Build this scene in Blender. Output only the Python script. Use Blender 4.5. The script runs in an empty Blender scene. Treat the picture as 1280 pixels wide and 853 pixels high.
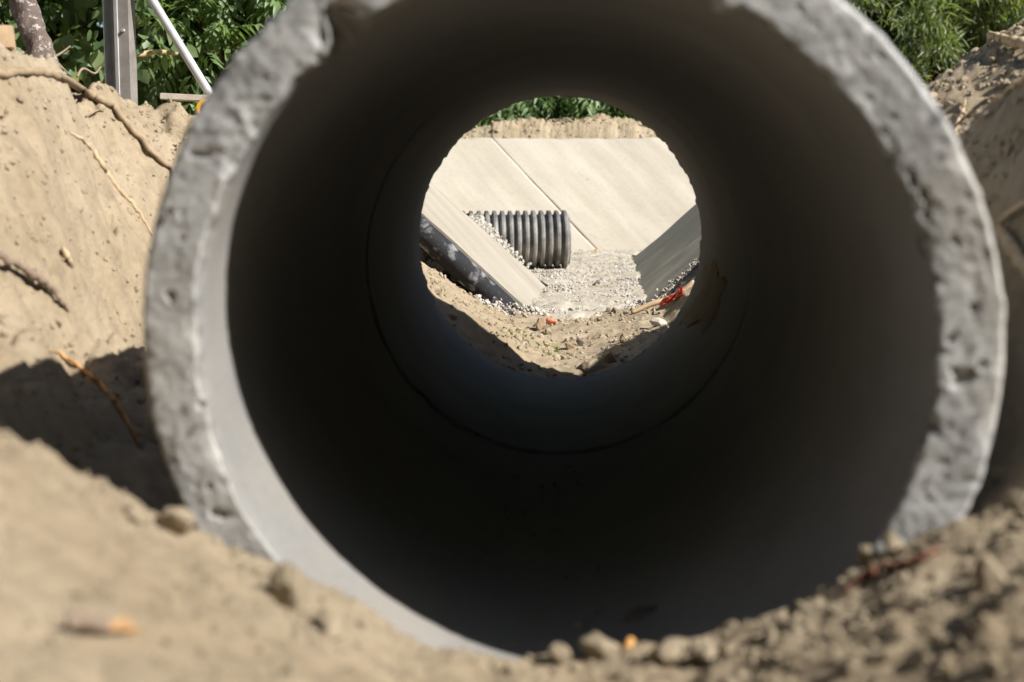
import bpy, bmesh, math, random
import numpy as np
from mathutils import Vector, Matrix

random.seed(7)
RNG = np.random.default_rng(11)
C = bpy.context.scene.collection
SC = bpy.context.scene

# ------------------------------------------------------------------ camera, sky, sun, exposure
CAM = Vector((-0.021, -1.546, 0.185))
PITCH, YAW = math.atan(207.5 / 1777.8), math.atan(0.0281 * 0.993)
cd = bpy.data.cameras.new('camera')
cam = bpy.data.objects.new('camera', cd)
C.objects.link(cam)
cam.location = CAM
cam.rotation_euler = (math.radians(90) - PITCH, 0, YAW)
cd.sensor_width = 36
cd.lens = 50
cd.clip_start, cd.clip_end = 0.02, 2000
cd.dof.use_dof = True
cd.dof.focus_distance = 5.6
cd.dof.aperture_fstop = 3.5
SC.camera = cam

SUN = Vector((0.655, -0.305, 0.59)).normalized()
world = bpy.data.worlds.new('World')
SC.world = world
world.use_nodes = True
wn = world.node_tree.nodes
sky = wn.new('ShaderNodeTexSky')
sky.sky_type = 'NISHITA'
sky.sun_disc = False
sky.sun_elevation = math.asin(SUN.z)
sky.sun_rotation = math.atan2(SUN.x, SUN.y)
world.node_tree.links.new(sky.outputs['Color'], wn['Background'].inputs['Color'])
wn['Background'].inputs['Strength'].default_value = 0.06
sd = bpy.data.lights.new('sun', 'SUN')
sd.energy = 5.0
sd.angle = math.radians(0.55)
sd.color = (1.0, 0.972, 0.93)
sun = bpy.data.objects.new('sun', sd)
C.objects.link(sun)
sun.rotation_euler = SUN.to_track_quat('Z', 'Y').to_euler()
sun.location = SUN * 30
SC.view_settings.view_transform = 'Standard'
SC.view_settings.look = 'None'
SC.view_settings.exposure = 0.93
SC.view_settings.gamma = 1
SC.render.engine = 'CYCLES'
SC.cycles.use_denoising = True
SC.cycles.max_bounces = 6
SC.cycles.diffuse_bounces = 4

# ------------------------------------------------------------------ helpers
def P(px, py, y):
    """world point on the plane Y = y seen at photo pixel px, py"""
    d = Vector(((px - 640) / 1777.8, (426.5 - py) / 1777.8, -1))
    d = cam.rotation_euler.to_matrix() @ d
    return CAM + d * ((y - CAM.y) / d.y)

def tag(o, label=None, cat=None, group=None, kind=None):
    if label: o['label'] = label
    if cat: o['category'] = cat
    if group: o['group'] = group
    if kind: o['kind'] = kind
    return o

def empty(name, loc, label, cat, group=None):
    o = bpy.data.objects.new(name, None)
    C.objects.link(o)
    o.location = loc
    o.empty_display_size = 0.1
    return tag(o, label, cat, group)

def npmesh(name, V, F, mat, parent=None, smooth=True, loc=None):
    """V (n,3), F list of (m,k) int arrays (k = 3 or 4); one mesh object"""
    V = np.asarray(V, dtype=np.float32)
    if isinstance(F, np.ndarray): F = [F]
    if loc is not None: V = V - np.array(loc, dtype=np.float32)
    me = bpy.data.meshes.new(name)
    me.vertices.add(len(V))
    me.vertices.foreach_set('co', V.ravel())
    nl = sum(f.size for f in F)
    nf = sum(len(f) for f in F)
    me.loops.add(nl)
    me.loops.foreach_set('vertex_index', np.concatenate([f.ravel() for f in F]).astype(np.int32))
    me.polygons.add(nf)
    sizes = np.concatenate([np.full(len(f), f.shape[1]) for f in F])
    starts = np.concatenate([[0], np.cumsum(sizes)[:-1]])
    me.polygons.foreach_set('loop_start', starts.astype(np.int32))
    me.polygons.foreach_set('use_smooth', np.full(nf, smooth))
    me.update(calc_edges=True)
    me.validate()
    if mat: me.materials.append(mat)
    o = bpy.data.objects.new(name, me)
    C.objects.link(o)
    if loc is not None: o.location = loc
    if parent: o.parent = parent
    return o

def bmobj(name, bm, mat, parent=None, smooth=False):
    me = bpy.data.meshes.new(name)
    bm.to_mesh(me); bm.free()
    for p in me.polygons: p.use_smooth = smooth
    me.materials.append(mat)
    o = bpy.data.objects.new(name, me)
    C.objects.link(o)
    if parent: o.parent = parent
    return o

def _hash(ix, iy, iz, seed):
    h = (ix.astype(np.int64) * 374761393 + iy.astype(np.int64) * 668265263 + iz.astype(np.int64) * 2147483647 + seed * 974634541)
    h = (h ^ (h >> 13)) * 1274126177
    h = h ^ (h >> 16)
    return (h & 0xFFFFFF).astype(np.float64) / 0xFFFFFF

def vnoise(x, y, z=None, seed=0):
    x = np.asarray(x, float); y = np.asarray(y, float)
    z = np.zeros_like(x) if z is None else np.asarray(z, float)
    x, y, z = np.broadcast_arrays(x, y, z)
    ix, iy, iz = np.floor(x), np.floor(y), np.floor(z)
    fx, fy, fz = x - ix, y - iy, z - iz
    s = lambda t: t * t * t * (t * (t * 6 - 15) + 10)
    ux, uy, uz = s(fx), s(fy), s(fz)
    r = 0
    for a in (0, 1):
        for b in (0, 1):
            for c in (0, 1):
                w = (ux if a else 1 - ux) * (uy if b else 1 - uy) * (uz if c else 1 - uz)
                r = r + w * _hash(ix + a, iy + b, iz + c, seed)
    return r * 2 - 1

def fbm(x, y, z=None, seed=0, octs=4, gain=0.5):
    r, a, f = 0, 1.0, 1.0
    for k in range(octs):
        r = r + a * vnoise(np.asarray(x) * f + 13.7 * k, np.asarray(y) * f + 5.1 * k, None if z is None else np.asarray(z) * f, seed + k)
        a *= gain; f *= 2.03
    return r

def sstep(a, b, x):
    t = np.clip((x - a) / (b - a), 0, 1)
    return t * t * (3 - 2 * t)

def catmull(pts, n=8):
    pts = [np.array(p, float) for p in pts]
    Q = [2 * pts[0] - pts[1]] + pts + [2 * pts[-1] - pts[-2]]
    out = []
    for i in range(1, len(Q) - 2):
        p0, p1, p2, p3 = Q[i - 1:i + 3]
        for k in range(n):
            t = k / n
            out.append(0.5 * ((2 * p1) + (-p0 + p2) * t + (2 * p0 - 5 * p1 + 4 * p2 - p3) * t * t + (-p0 + 3 * p1 - 3 * p2 + p3) * t ** 3))
    out.append(pts[-1])
    return np.array(out)

def tube_data(pts, radii, sides=8, n=8, wob=0.15, seed=0):
    L = catmull(pts, n)
    t = np.linspace(0, 1, len(L))
    R = np.interp(t, np.linspace(0, 1, len(radii)), radii)
    T = np.gradient(L, axis=0)
    T /= np.linalg.norm(T, axis=1)[:, None] + 1e-12
    up = np.array([0.0, 0.0, 1.0]) if abs(T[0, 2]) < 0.9 else np.array([1.0, 0.0, 0.0])
    V = []
    u = np.cross(T[0], up); u /= np.linalg.norm(u)
    for i in range(len(L)):
        u = u - T[i] * np.dot(u, T[i]); u /= np.linalg.norm(u)
        v = np.cross(T[i], u)
        for k in range(sides):
            a = 2 * math.pi * k / sides
            rr = R[i] * (1 + wob * float(vnoise(i * 0.35, k * 1.3, seed=seed + 5)))
            V.append(L[i] + rr * (u * math.cos(a) + v * math.sin(a)))
    F = []
    for i in range(len(L) - 1):
        for k in range(sides):
            k2 = (k + 1) % sides
            F.append((i * sides + k, i * sides + k2, (i + 1) * sides + k2, (i + 1) * sides + k))
    V.append(L[0]); V.append(L[-1])
    F3 = []
    a, b = len(V) - 2, len(V) - 1
    m = (len(L) - 1) * sides
    for k in range(sides):
        k2 = (k + 1) % sides
        F3.append((a, k2, k)); F3.append((b, m + k, m + k2))
    return np.array(V), np.array(F, int), np.array(F3, int)

def merge(parts):
    """parts: list of (V, F4 or None, F3 or None)"""
    Vs, F4, F3, o = [], [], [], 0
    for V, a, b in parts:
        Vs.append(V)
        if a is not None and len(a): F4.append(a + o)
        if b is not None and len(b): F3.append(b + o)
        o += len(V)
    F = []
    if F4: F.append(np.concatenate(F4))
    if F3: F.append(np.concatenate(F3))
    return np.concatenate(Vs), F

def tube(name, pts, radii, mat, parent=None, **k):
    V, a, b = tube_data(pts, radii, **k)
    return npmesh(name, V, [a, b], mat, parent)

def ico(sub):
    bm = bmesh.new()
    bmesh.ops.create_icosphere(bm, subdivisions=sub, radius=1)
    V = np.array([v.co[:] for v in bm.verts]); F = np.array([[v.index for v in f.verts] for f in bm.faces])
    bm.free()
    return V, F

def rock_shape(sub, seed, cuts=7, rough=0.12):
    V, F = ico(sub)
    r = np.random.default_rng(seed)
    V = V.copy()
    for k in range(cuts):
        n = r.normal(size=3); n /= np.linalg.norm(n)
        d = r.uniform(0.45, 0.85)
        dd = V @ n - d
        V -= np.where(dd > 0, dd * 0.9, 0)[:, None] * n
    if rough:
        n = fbm(V[:, 0] * 1.7 + seed, V[:, 1] * 1.7, V[:, 2] * 1.7, seed=seed, octs=3)
        V *= (1 + rough * n)[:, None]
    V *= np.array([1, r.uniform(0.7, 1), r.uniform(0.6, 0.9)])
    return V, F

def rand_rot(n, rng):
    q = rng.normal(size=(n, 4)); q /= np.linalg.norm(q, axis=1)[:, None]
    w, x, y, z = q.T
    return np.stack([np.stack([1 - 2 * (y * y + z * z), 2 * (x * y - z * w), 2 * (x * z + y * w)], -1),
                     np.stack([2 * (x * y + z * w), 1 - 2 * (x * x + z * z), 2 * (y * z - x * w)], -1),
                     np.stack([2 * (x * z - y * w), 2 * (y * z + x * w), 1 - 2 * (x * x + y * y)], -1)], 1)

def scatter(shapes, pos, rot, scale):
    """copies of the template shapes merged into one (V, F3) mesh"""
    Vs, Fs, o = [], [], 0
    n = len(pos)
    which = np.arange(n) % len(shapes)
    for k, (V, F) in enumerate(shapes):
        m = which == k
        if not m.any(): continue
        W = np.einsum('nij,vj->nvi', rot[m], V) * scale[m][:, None, None] + pos[m][:, None, :]
        c = len(W)
        Fs.append((F[None] + (np.arange(c) * len(V))[:, None, None]).reshape(-1, F.shape[1]) + o)
        Vs.append(W.reshape(-1, 3)); o += c * len(V)
    return np.concatenate(Vs), np.concatenate(Fs)

# ------------------------------------------------------------------ materials
class M:
    pass

def nodes_of(name):
    m = bpy.data.materials.new(name)
    m.use_nodes = True
    nt = m.node_tree
    return m, nt, nt.nodes['Principled BSDF']

def tex(nt, kind, scale, detail=6, rough=0.6, coord='Object', vec=None, dist=0.0):
    n = nt.nodes.new('ShaderNodeTexNoise' if kind == 'noise' else 'ShaderNodeTexVoronoi')
    n.inputs['Scale'].default_value = scale
    if kind == 'noise':
        n.inputs['Detail'].default_value = detail
        n.inputs['Roughness'].default_value = rough
        n.inputs['Distortion'].default_value = dist
    if vec is None:
        tc = nt.nodes.new('ShaderNodeTexCoord')
        vec = tc.outputs[coord]
    nt.links.new(vec, n.inputs['Vector'])
    return n

def ramp(nt, src, stops):
    r = nt.nodes.new('ShaderNodeValToRGB')
    e = r.color_ramp.elements
    while len(e) < len(stops): e.new(0.5)
    for i, (p, c) in enumerate(stops):
        e[i].position = p
        e[i].color = (*c, 1) if not isinstance(c, float) else (c, c, c, 1)
    nt.links.new(src, r.inputs['Fac'])
    return r

def mixc(nt, fac, a, b, mode='MIX'):
    m = nt.nodes.new('ShaderNodeMix')
    m.data_type = 'RGBA'; m.blend_type = mode
    for s, v in ((0, fac), (6, a), (7, b)):
        if hasattr(v, 'is_linked') or hasattr(v, 'node'): nt.links.new(v, m.inputs[s])
        elif isinstance(v, (int, float)): m.inputs[s].default_value = v
        else: m.inputs[s].default_value = (*v, 1)
    return m.outputs[2]

def bump(nt, b, src, strength, dist):
    n = nt.nodes.new('ShaderNodeBump')
    n.inputs['Strength'].default_value = strength
    n.inputs['Distance'].default_value = dist
    nt.links.new(src, n.inputs['Height'])
    if b.inputs['Normal'].is_linked:
        nt.links.new(b.inputs['Normal'].links[0].from_socket, n.inputs['Normal'])
    nt.links.new(n.outputs['Normal'], b.inputs['Normal'])

def simple(name, c1, c2, scale, rough=0.85, bstr=0.4, bdist=0.004, bscale=None, metal=0, lo=0.35, hi=0.65, spec=0.25):
    m, nt, b = nodes_of(name)
    n = tex(nt, 'noise', scale)
    r = ramp(nt, n.outputs['Fac'], [(lo, c1), (hi, c2)])
    nt.links.new(r.outputs['Color'], b.inputs['Base Color'])
    b.inputs['Roughness'].default_value = rough
    b.inputs['Metallic'].default_value = metal
    b.inputs['Specular IOR Level'].default_value = spec
    if bstr:
        n2 = tex(nt, 'noise', bscale or scale * 6, 8, 0.7)
        bump(nt, b, n2.outputs['Fac'], bstr, bdist)
    return m

def dirt(name, ca, cb, cc):
    m, nt, b = nodes_of(name)
    n1 = tex(nt, 'noise', 2.2, 5, 0.6)
    n2 = tex(nt, 'noise', 26, 8, 0.75)
    n3 = tex(nt, 'noise', 140, 6, 0.8)
    r1 = ramp(nt, n1.outputs['Fac'], [(0.36, ca), (0.64, cb)])
    r2 = ramp(nt, n2.outputs['Fac'], [(0.30, 0.72), (0.55, 1.0), (0.75, 1.12)])
    c = mixc(nt, 1.0, r1.outputs['Color'], r2.outputs['Color'], 'MULTIPLY')
    r3 = ramp(nt, n3.outputs['Fac'], [(0.58, 0.0), (0.72, 1.0)])
    f = nt.nodes.new('ShaderNodeMath'); f.operation = 'MULTIPLY'; f.inputs[1].default_value = 0.5
    nt.links.new(r3.outputs['Color'], f.inputs[0])
    c = mixc(nt, f.outputs[0], c, cc)
    n4 = tex(nt, 'noise', 7.5, 6, 0.7, dist=0.5)
    r4 = ramp(nt, n4.outputs['Fac'], [(0.56, 0.0), (0.68, 0.45)])
    c = mixc(nt, r4.outputs['Color'], c, cc)
    nt.links.new(c, b.inputs['Base Color'])
    b.inputs['Roughness'].default_value = 0.95
    b.inputs['Specular IOR Level'].default_value = 0.1
    bump(nt, b, n3.outputs['Fac'], 0.7, 0.005)
    bump(nt, b, n2.outputs['Fac'], 0.7, 0.016)
    return m

M.dirt = dirt('sandy dirt', (0.315, 0.245, 0.16), (0.385, 0.312, 0.215), (0.20, 0.15, 0.095))
M.clod = dirt('dry clod', (0.33, 0.262, 0.175), (0.415, 0.345, 0.245), (0.22, 0.165, 0.105))
M.bed = dirt('silty channel bed', (0.40, 0.355, 0.28), (0.47, 0.42, 0.34), (0.24, 0.215, 0.18))

def pipe_mat(name, warm):
    m, nt, b = nodes_of(name)
    n1 = tex(nt, 'noise', 7, 6, 0.65)
    n2 = tex(nt, 'noise', 55, 8, 0.7)
    n3 = tex(nt, 'noise', 3.0, 4, 0.5, dist=0.6)
    r1 = ramp(nt, n1.outputs['Fac'], [(0.30, (0.29, 0.29, 0.287)), (0.5, (0.41, 0.405, 0.395)), (0.72, (0.50, 0.49, 0.465))])
    r2 = ramp(nt, n2.outputs['Fac'], [(0.28, 0.62), (0.5, 1.0), (0.8, 1.15)])
    c = mixc(nt, 1.0, r1.outputs['Color'], r2.outputs['Color'], 'MULTIPLY')
    r3 = ramp(nt, n3.outputs['Fac'], [(0.52, 0.0), (0.66, warm)])
    c = mixc(nt, r3.outputs['Color'], c, (0.33, 0.29, 0.235))
    n5 = tex(nt, 'noise', 42, 2, 0.5)
    r5 = ramp(nt, n5.outputs['Fac'], [(0.63, 0.0), (0.68, 0.75)])
    c = mixc(nt, r5.outputs['Color'], c, (0.10, 0.10, 0.105))
    n6 = tex(nt, 'noise', 58, 2, 0.5)
    r6 = ramp(nt, n6.outputs['Fac'], [(0.64, 0.0), (0.70, 0.7)])
    c = mixc(nt, r6.outputs['Color'], c, (0.46, 0.44, 0.41))
    nt.links.new(c, b.inputs['Base Color'])
    b.inputs['Roughness'].default_value = 0.9
    b.inputs['Specular IOR Level'].default_value = 0.12
    n7 = tex(nt, 'noise', 170, 6, 0.75)
    bump(nt, b, n7.outputs['Fac'], 0.5, 0.003)
    bump(nt, b, n2.outputs['Fac'], 0.4, 0.004)
    return m
M.pipe = pipe_mat('weathered grey concrete', 0.45)
def inner_mat(name, k):
    m, nt, b = nodes_of(name)
    n1 = tex(nt, 'noise', 4, 6, 0.6)
    n2 = tex(nt, 'noise', 90, 6, 0.7)
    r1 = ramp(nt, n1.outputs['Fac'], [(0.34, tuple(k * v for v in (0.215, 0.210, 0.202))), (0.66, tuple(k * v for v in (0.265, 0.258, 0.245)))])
    r2 = ramp(nt, n2.outputs['Fac'], [(0.25, 0.8), (0.55, 1.0)])
    c = mixc(nt, 1.0, r1.outputs['Color'], r2.outputs['Color'], 'MULTIPLY')
    n3 = tex(nt, 'noise', 2.2, 5, 0.6, dist=0.8)
    r3 = ramp(nt, n3.outputs['Fac'], [(0.55, 0.0), (0.68, 0.3)])
    c = mixc(nt, r3.outputs['Color'], c, (0.26, 0.225, 0.175))
    nt.links.new(c, b.inputs['Base Color'])
    b.inputs['Roughness'].default_value = 0.8
    b.inputs['Specular IOR Level'].default_value = 0.06
    bump(nt, b, n2.outputs['Fac'], 0.15, 0.002)
    return m
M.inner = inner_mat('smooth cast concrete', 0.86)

def slab_mat(name='trowelled pale concrete', k=1.0):
    m, nt, b = nodes_of(name)
    tc = nt.nodes.new('ShaderNodeTexCoord')
    mp = nt.nodes.new('ShaderNodeMapping')
    mp.inputs['Rotation'].default_value = (0, 0, math.radians(-40.5))
    nt.links.new(tc.outputs['Object'], mp.inputs['Vector'])
    mp2 = nt.nodes.new('ShaderNodeMapping')
    mp2.inputs['Scale'].default_value = (8, 0.7, 0.7)
    nt.links.new(mp.outputs['Vector'], mp2.inputs['Vector'])
    n1 = tex(nt, 'noise', 1.0, 6, 0.55, vec=mp2.outputs['Vector'])
    n2 = tex(nt, 'noise', 40, 8, 0.7)
    n4 = tex(nt, 'noise', 1.6, 4, 0.5)
    r1 = ramp(nt, n1.outputs['Fac'], [(0.33, (k * 0.405, k * 0.358, k * 0.285)), (0.62, (k * 0.475, k * 0.428, k * 0.35))])
    r2 = ramp(nt, n2.outputs['Fac'], [(0.28, 0.86), (0.5, 1.0)])
    c = mixc(nt, 1.0, r1.outputs['Color'], r2.outputs['Color'], 'MULTIPLY')
    r4 = ramp(nt, n4.outputs['Fac'], [(0.35, 0.93), (0.6, 1.0)])
    c = mixc(nt, 1.0, c, r4.outputs['Color'], 'MULTIPLY')
    n3 = tex(nt, 'noise', 9, 3, 0.5)
    r3 = ramp(nt, n3.outputs['Fac'], [(0.71, 0.0), (0.76, 0.5)])
    c = mixc(nt, r3.outputs['Color'], c, (0.25, 0.20, 0.14))
    nt.links.new(c, b.inputs['Base Color'])
    b.inputs['Roughness'].default_value = 0.9
    b.inputs['Specular IOR Level'].default_value = 0.2
    bump(nt, b, n2.outputs['Fac'], 0.2, 0.003)
    bump(nt, b, n1.outputs['Fac'], 0.35, 0.01)
    return m
M.slab = slab_mat(k=0.90)
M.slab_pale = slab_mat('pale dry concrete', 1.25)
M.slab_dusty = slab_mat('dust covered concrete', 0.66)
def gravel_mat():
    m, nt, b = nodes_of('crushed stone')
    g = nt.nodes.new('ShaderNodeNewGeometry')
    r = ramp(nt, g.outputs['Random Per Island'], [(0.0, (0.14, 0.125, 0.105)), (0.1, (0.28, 0.25, 0.21)), (0.35, (0.40, 0.365, 0.31)), (1.0, (0.50, 0.465, 0.41))])
    n2 = tex(nt, 'noise', 120, 4, 0.6)
    r2 = ramp(nt, n2.outputs['Fac'], [(0.3, 0.75), (0.6, 1.0)])
    nt.links.new(mixc(nt, 1.0, r.outputs['Color'], r2.outputs['Color'], 'MULTIPLY'), b.inputs['Base Color'])
    b.inputs['Roughness'].default_value = 0.9
    return m
M.gravel = gravel_mat()
M.stone = simple('brown stone', (0.20, 0.14, 0.085), (0.30, 0.22, 0.14), 30)
M.brick = simple('red brick', (0.50, 0.13, 0.075), (0.62, 0.21, 0.13), 40)
M.orange = simple('orange grit', (0.55, 0.27, 0.08), (0.65, 0.36, 0.13), 40)
M.dark_stone = simple('dark stone', (0.10, 0.085, 0.07), (0.17, 0.14, 0.11), 40)
M.root = simple('dirty root bark', (0.22, 0.16, 0.10), (0.31, 0.235, 0.15), 28, bscale=120)
M.root_pale = simple('peeled root wood', (0.33, 0.24, 0.14), (0.46, 0.35, 0.22), 24)
M.root_orange = simple('orange root', (0.42, 0.20, 0.065), (0.55, 0.29, 0.11), 24)
M.root_red = simple('red brown root', (0.13, 0.05, 0.028), (0.21, 0.09, 0.05), 24)
M.twig = simple('grey brown twig', (0.16, 0.115, 0.085), (0.26, 0.20, 0.145), 40)
M.splinter = simple('fresh split wood', (0.30, 0.17, 0.075), (0.42, 0.26, 0.13), 60)
M.stick = simple('weathered wood', (0.36, 0.25, 0.15), (0.47, 0.34, 0.21), 30)
M.board = simple('pale timber', (0.50, 0.44, 0.35), (0.62, 0.56, 0.46), 16)
M.yellow = simple('yellow plastic', (0.62, 0.31, 0.012), (0.70, 0.37, 0.02), 8, rough=0.4, bstr=0.05)
M.red_plastic = simple('red plastic film', (0.58, 0.06, 0.03), (0.70, 0.10, 0.05), 20, rough=0.5)
M.steel = simple('galvanised metal', (0.40, 0.41, 0.42), (0.52, 0.53, 0.54), 14, rough=0.45, bstr=0.06, metal=0.35)
M.steel_dull = simple('dusty painted metal', (0.17, 0.15, 0.135), (0.235, 0.215, 0.195), 14, rough=0.6, bstr=0.1, metal=0.1)
M.pole = simple('pale grey pole', (0.36, 0.355, 0.35), (0.45, 0.445, 0.44), 14, rough=0.5, bstr=0.05, metal=0.15)

def plastic_mat():
    m, nt, b = nodes_of('black plastic with cement splashes')
    n1 = tex(nt, 'noise', 11, 4, 0.55, dist=0.4)
    n2 = tex(nt, 'noise', 60, 6, 0.7)
    r1 = ramp(nt, n1.outputs['Fac'], [(0.50, 0.0), (0.60, 0.62)])
    c = mixc(nt, r1.outputs['Color'], (0.018, 0.018, 0.020), (0.30, 0.30, 0.30))
    r2 = ramp(nt, n2.outputs['Fac'], [(0.56, 0.0), (0.75, 0.35)])
    c = mixc(nt, r2.outputs['Color'], c, (0.22, 0.18, 0.13))
    nt.links.new(c, b.inputs['Base Color'])
    b.inputs['Roughness'].default_value = 0.75
    b.inputs['Specular IOR Level'].default_value = 0.15
    bump(nt, b, n1.outputs['Fac'], 0.4, 0.01)
    return m
M.plastic = plastic_mat()
def corr_mat():
    m, nt, b = nodes_of('dusty dark corrugated plastic')
    n1 = tex(nt, 'noise', 8, 6, 0.65)
    r1 = ramp(nt, n1.outputs['Fac'], [(0.33, (0.06, 0.058, 0.057)), (0.50, (0.15, 0.144, 0.135)), (0.70, (0.33, 0.31, 0.275))])
    nt.links.new(r1.outputs['Color'], b.inputs['Base Color'])
    b.inputs['Roughness'].default_value = 0.55
    return m
M.corr = corr_mat()
def bark_mat():
    m, nt, b = nodes_of('peeling brown bark')
    n1 = tex(nt, 'noise', 10, 6, 0.65)
    n2 = tex(nt, 'noise', 45, 5, 0.7)
    r1 = ramp(nt, n1.outputs['Fac'], [(0.35, (0.06, 0.042, 0.034)), (0.6, (0.135, 0.10, 0.08))])
    r2 = ramp(nt, n2.outputs['Fac'], [(0.55, 0.0), (0.62, 0.8)])
    c = mixc(nt, r2.outputs['Color'], r1.outputs['Color'], (0.42, 0.37, 0.33))
    nt.links.new(c, b.inputs['Base Color'])
    b.inputs['Roughness'].default_value = 0.9
    bump(nt, b, n2.outputs['Fac'], 0.6, 0.01)
    return m
M.bark = bark_mat()
def leaf_mat(name, stops, trans=0.38, rough=0.45):
    m, nt, b = nodes_of(name)
    g = nt.nodes.new('ShaderNodeNewGeometry')
    r = ramp(nt, g.outputs['Random Per Island'], stops)
    nt.links.new(r.outputs['Color'], b.inputs['Base Color'])
    b.inputs['Roughness'].default_value = rough
    b.inputs['Specular IOR Level'].default_value = 0.4
    t = nt.nodes.new('ShaderNodeBsdfTranslucent')
    tcol = mixc(nt, 1.0, r.outputs['Color'], (1.5, 1.7, 0.6), 'MULTIPLY')
    nt.links.new(tcol, t.inputs['Color'])
    mx = nt.nodes.new('ShaderNodeMixShader')
    mx.inputs[0].default_value = trans
    nt.links.new(b.outputs[0], mx.inputs[1]); nt.links.new(t.outputs[0], mx.inputs[2])
    nt.links.new(mx.outputs[0], nt.nodes['Material Output'].inputs['Surface'])
    return m
M.leaf_broad = leaf_mat('broad leaves', [(0.0, (0.06, 0.10, 0.045)), (0.6, (0.14, 0.195, 0.09)), (0.9, (0.165, 0.21, 0.095)), (1.0, (0.27, 0.26, 0.075))])
M.leaf_pinnate = leaf_mat('pinnate leaves', [(0.0, (0.075, 0.13, 0.045)), (0.6, (0.15, 0.22, 0.09)), (1.0, (0.20, 0.26, 0.125))])
M.leaf_narrow = leaf_mat('narrow leaves', [(0.0, (0.085, 0.12, 0.045)), (0.6, (0.165, 0.21, 0.09)), (0.92, (0.23, 0.26, 0.14)), (1.0, (0.26, 0.20, 0.11))])
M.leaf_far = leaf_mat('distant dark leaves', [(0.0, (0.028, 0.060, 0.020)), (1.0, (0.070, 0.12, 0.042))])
M.leaf_dry = leaf_mat('dry leaf bits', [(0.0, (0.26, 0.27, 0.10)), (0.5, (0.17, 0.21, 0.08)), (1.0, (0.32, 0.25, 0.12))])
M.stem = simple('green brown stem', (0.10, 0.085, 0.04), (0.17, 0.14, 0.07), 20, bstr=0)

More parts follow.
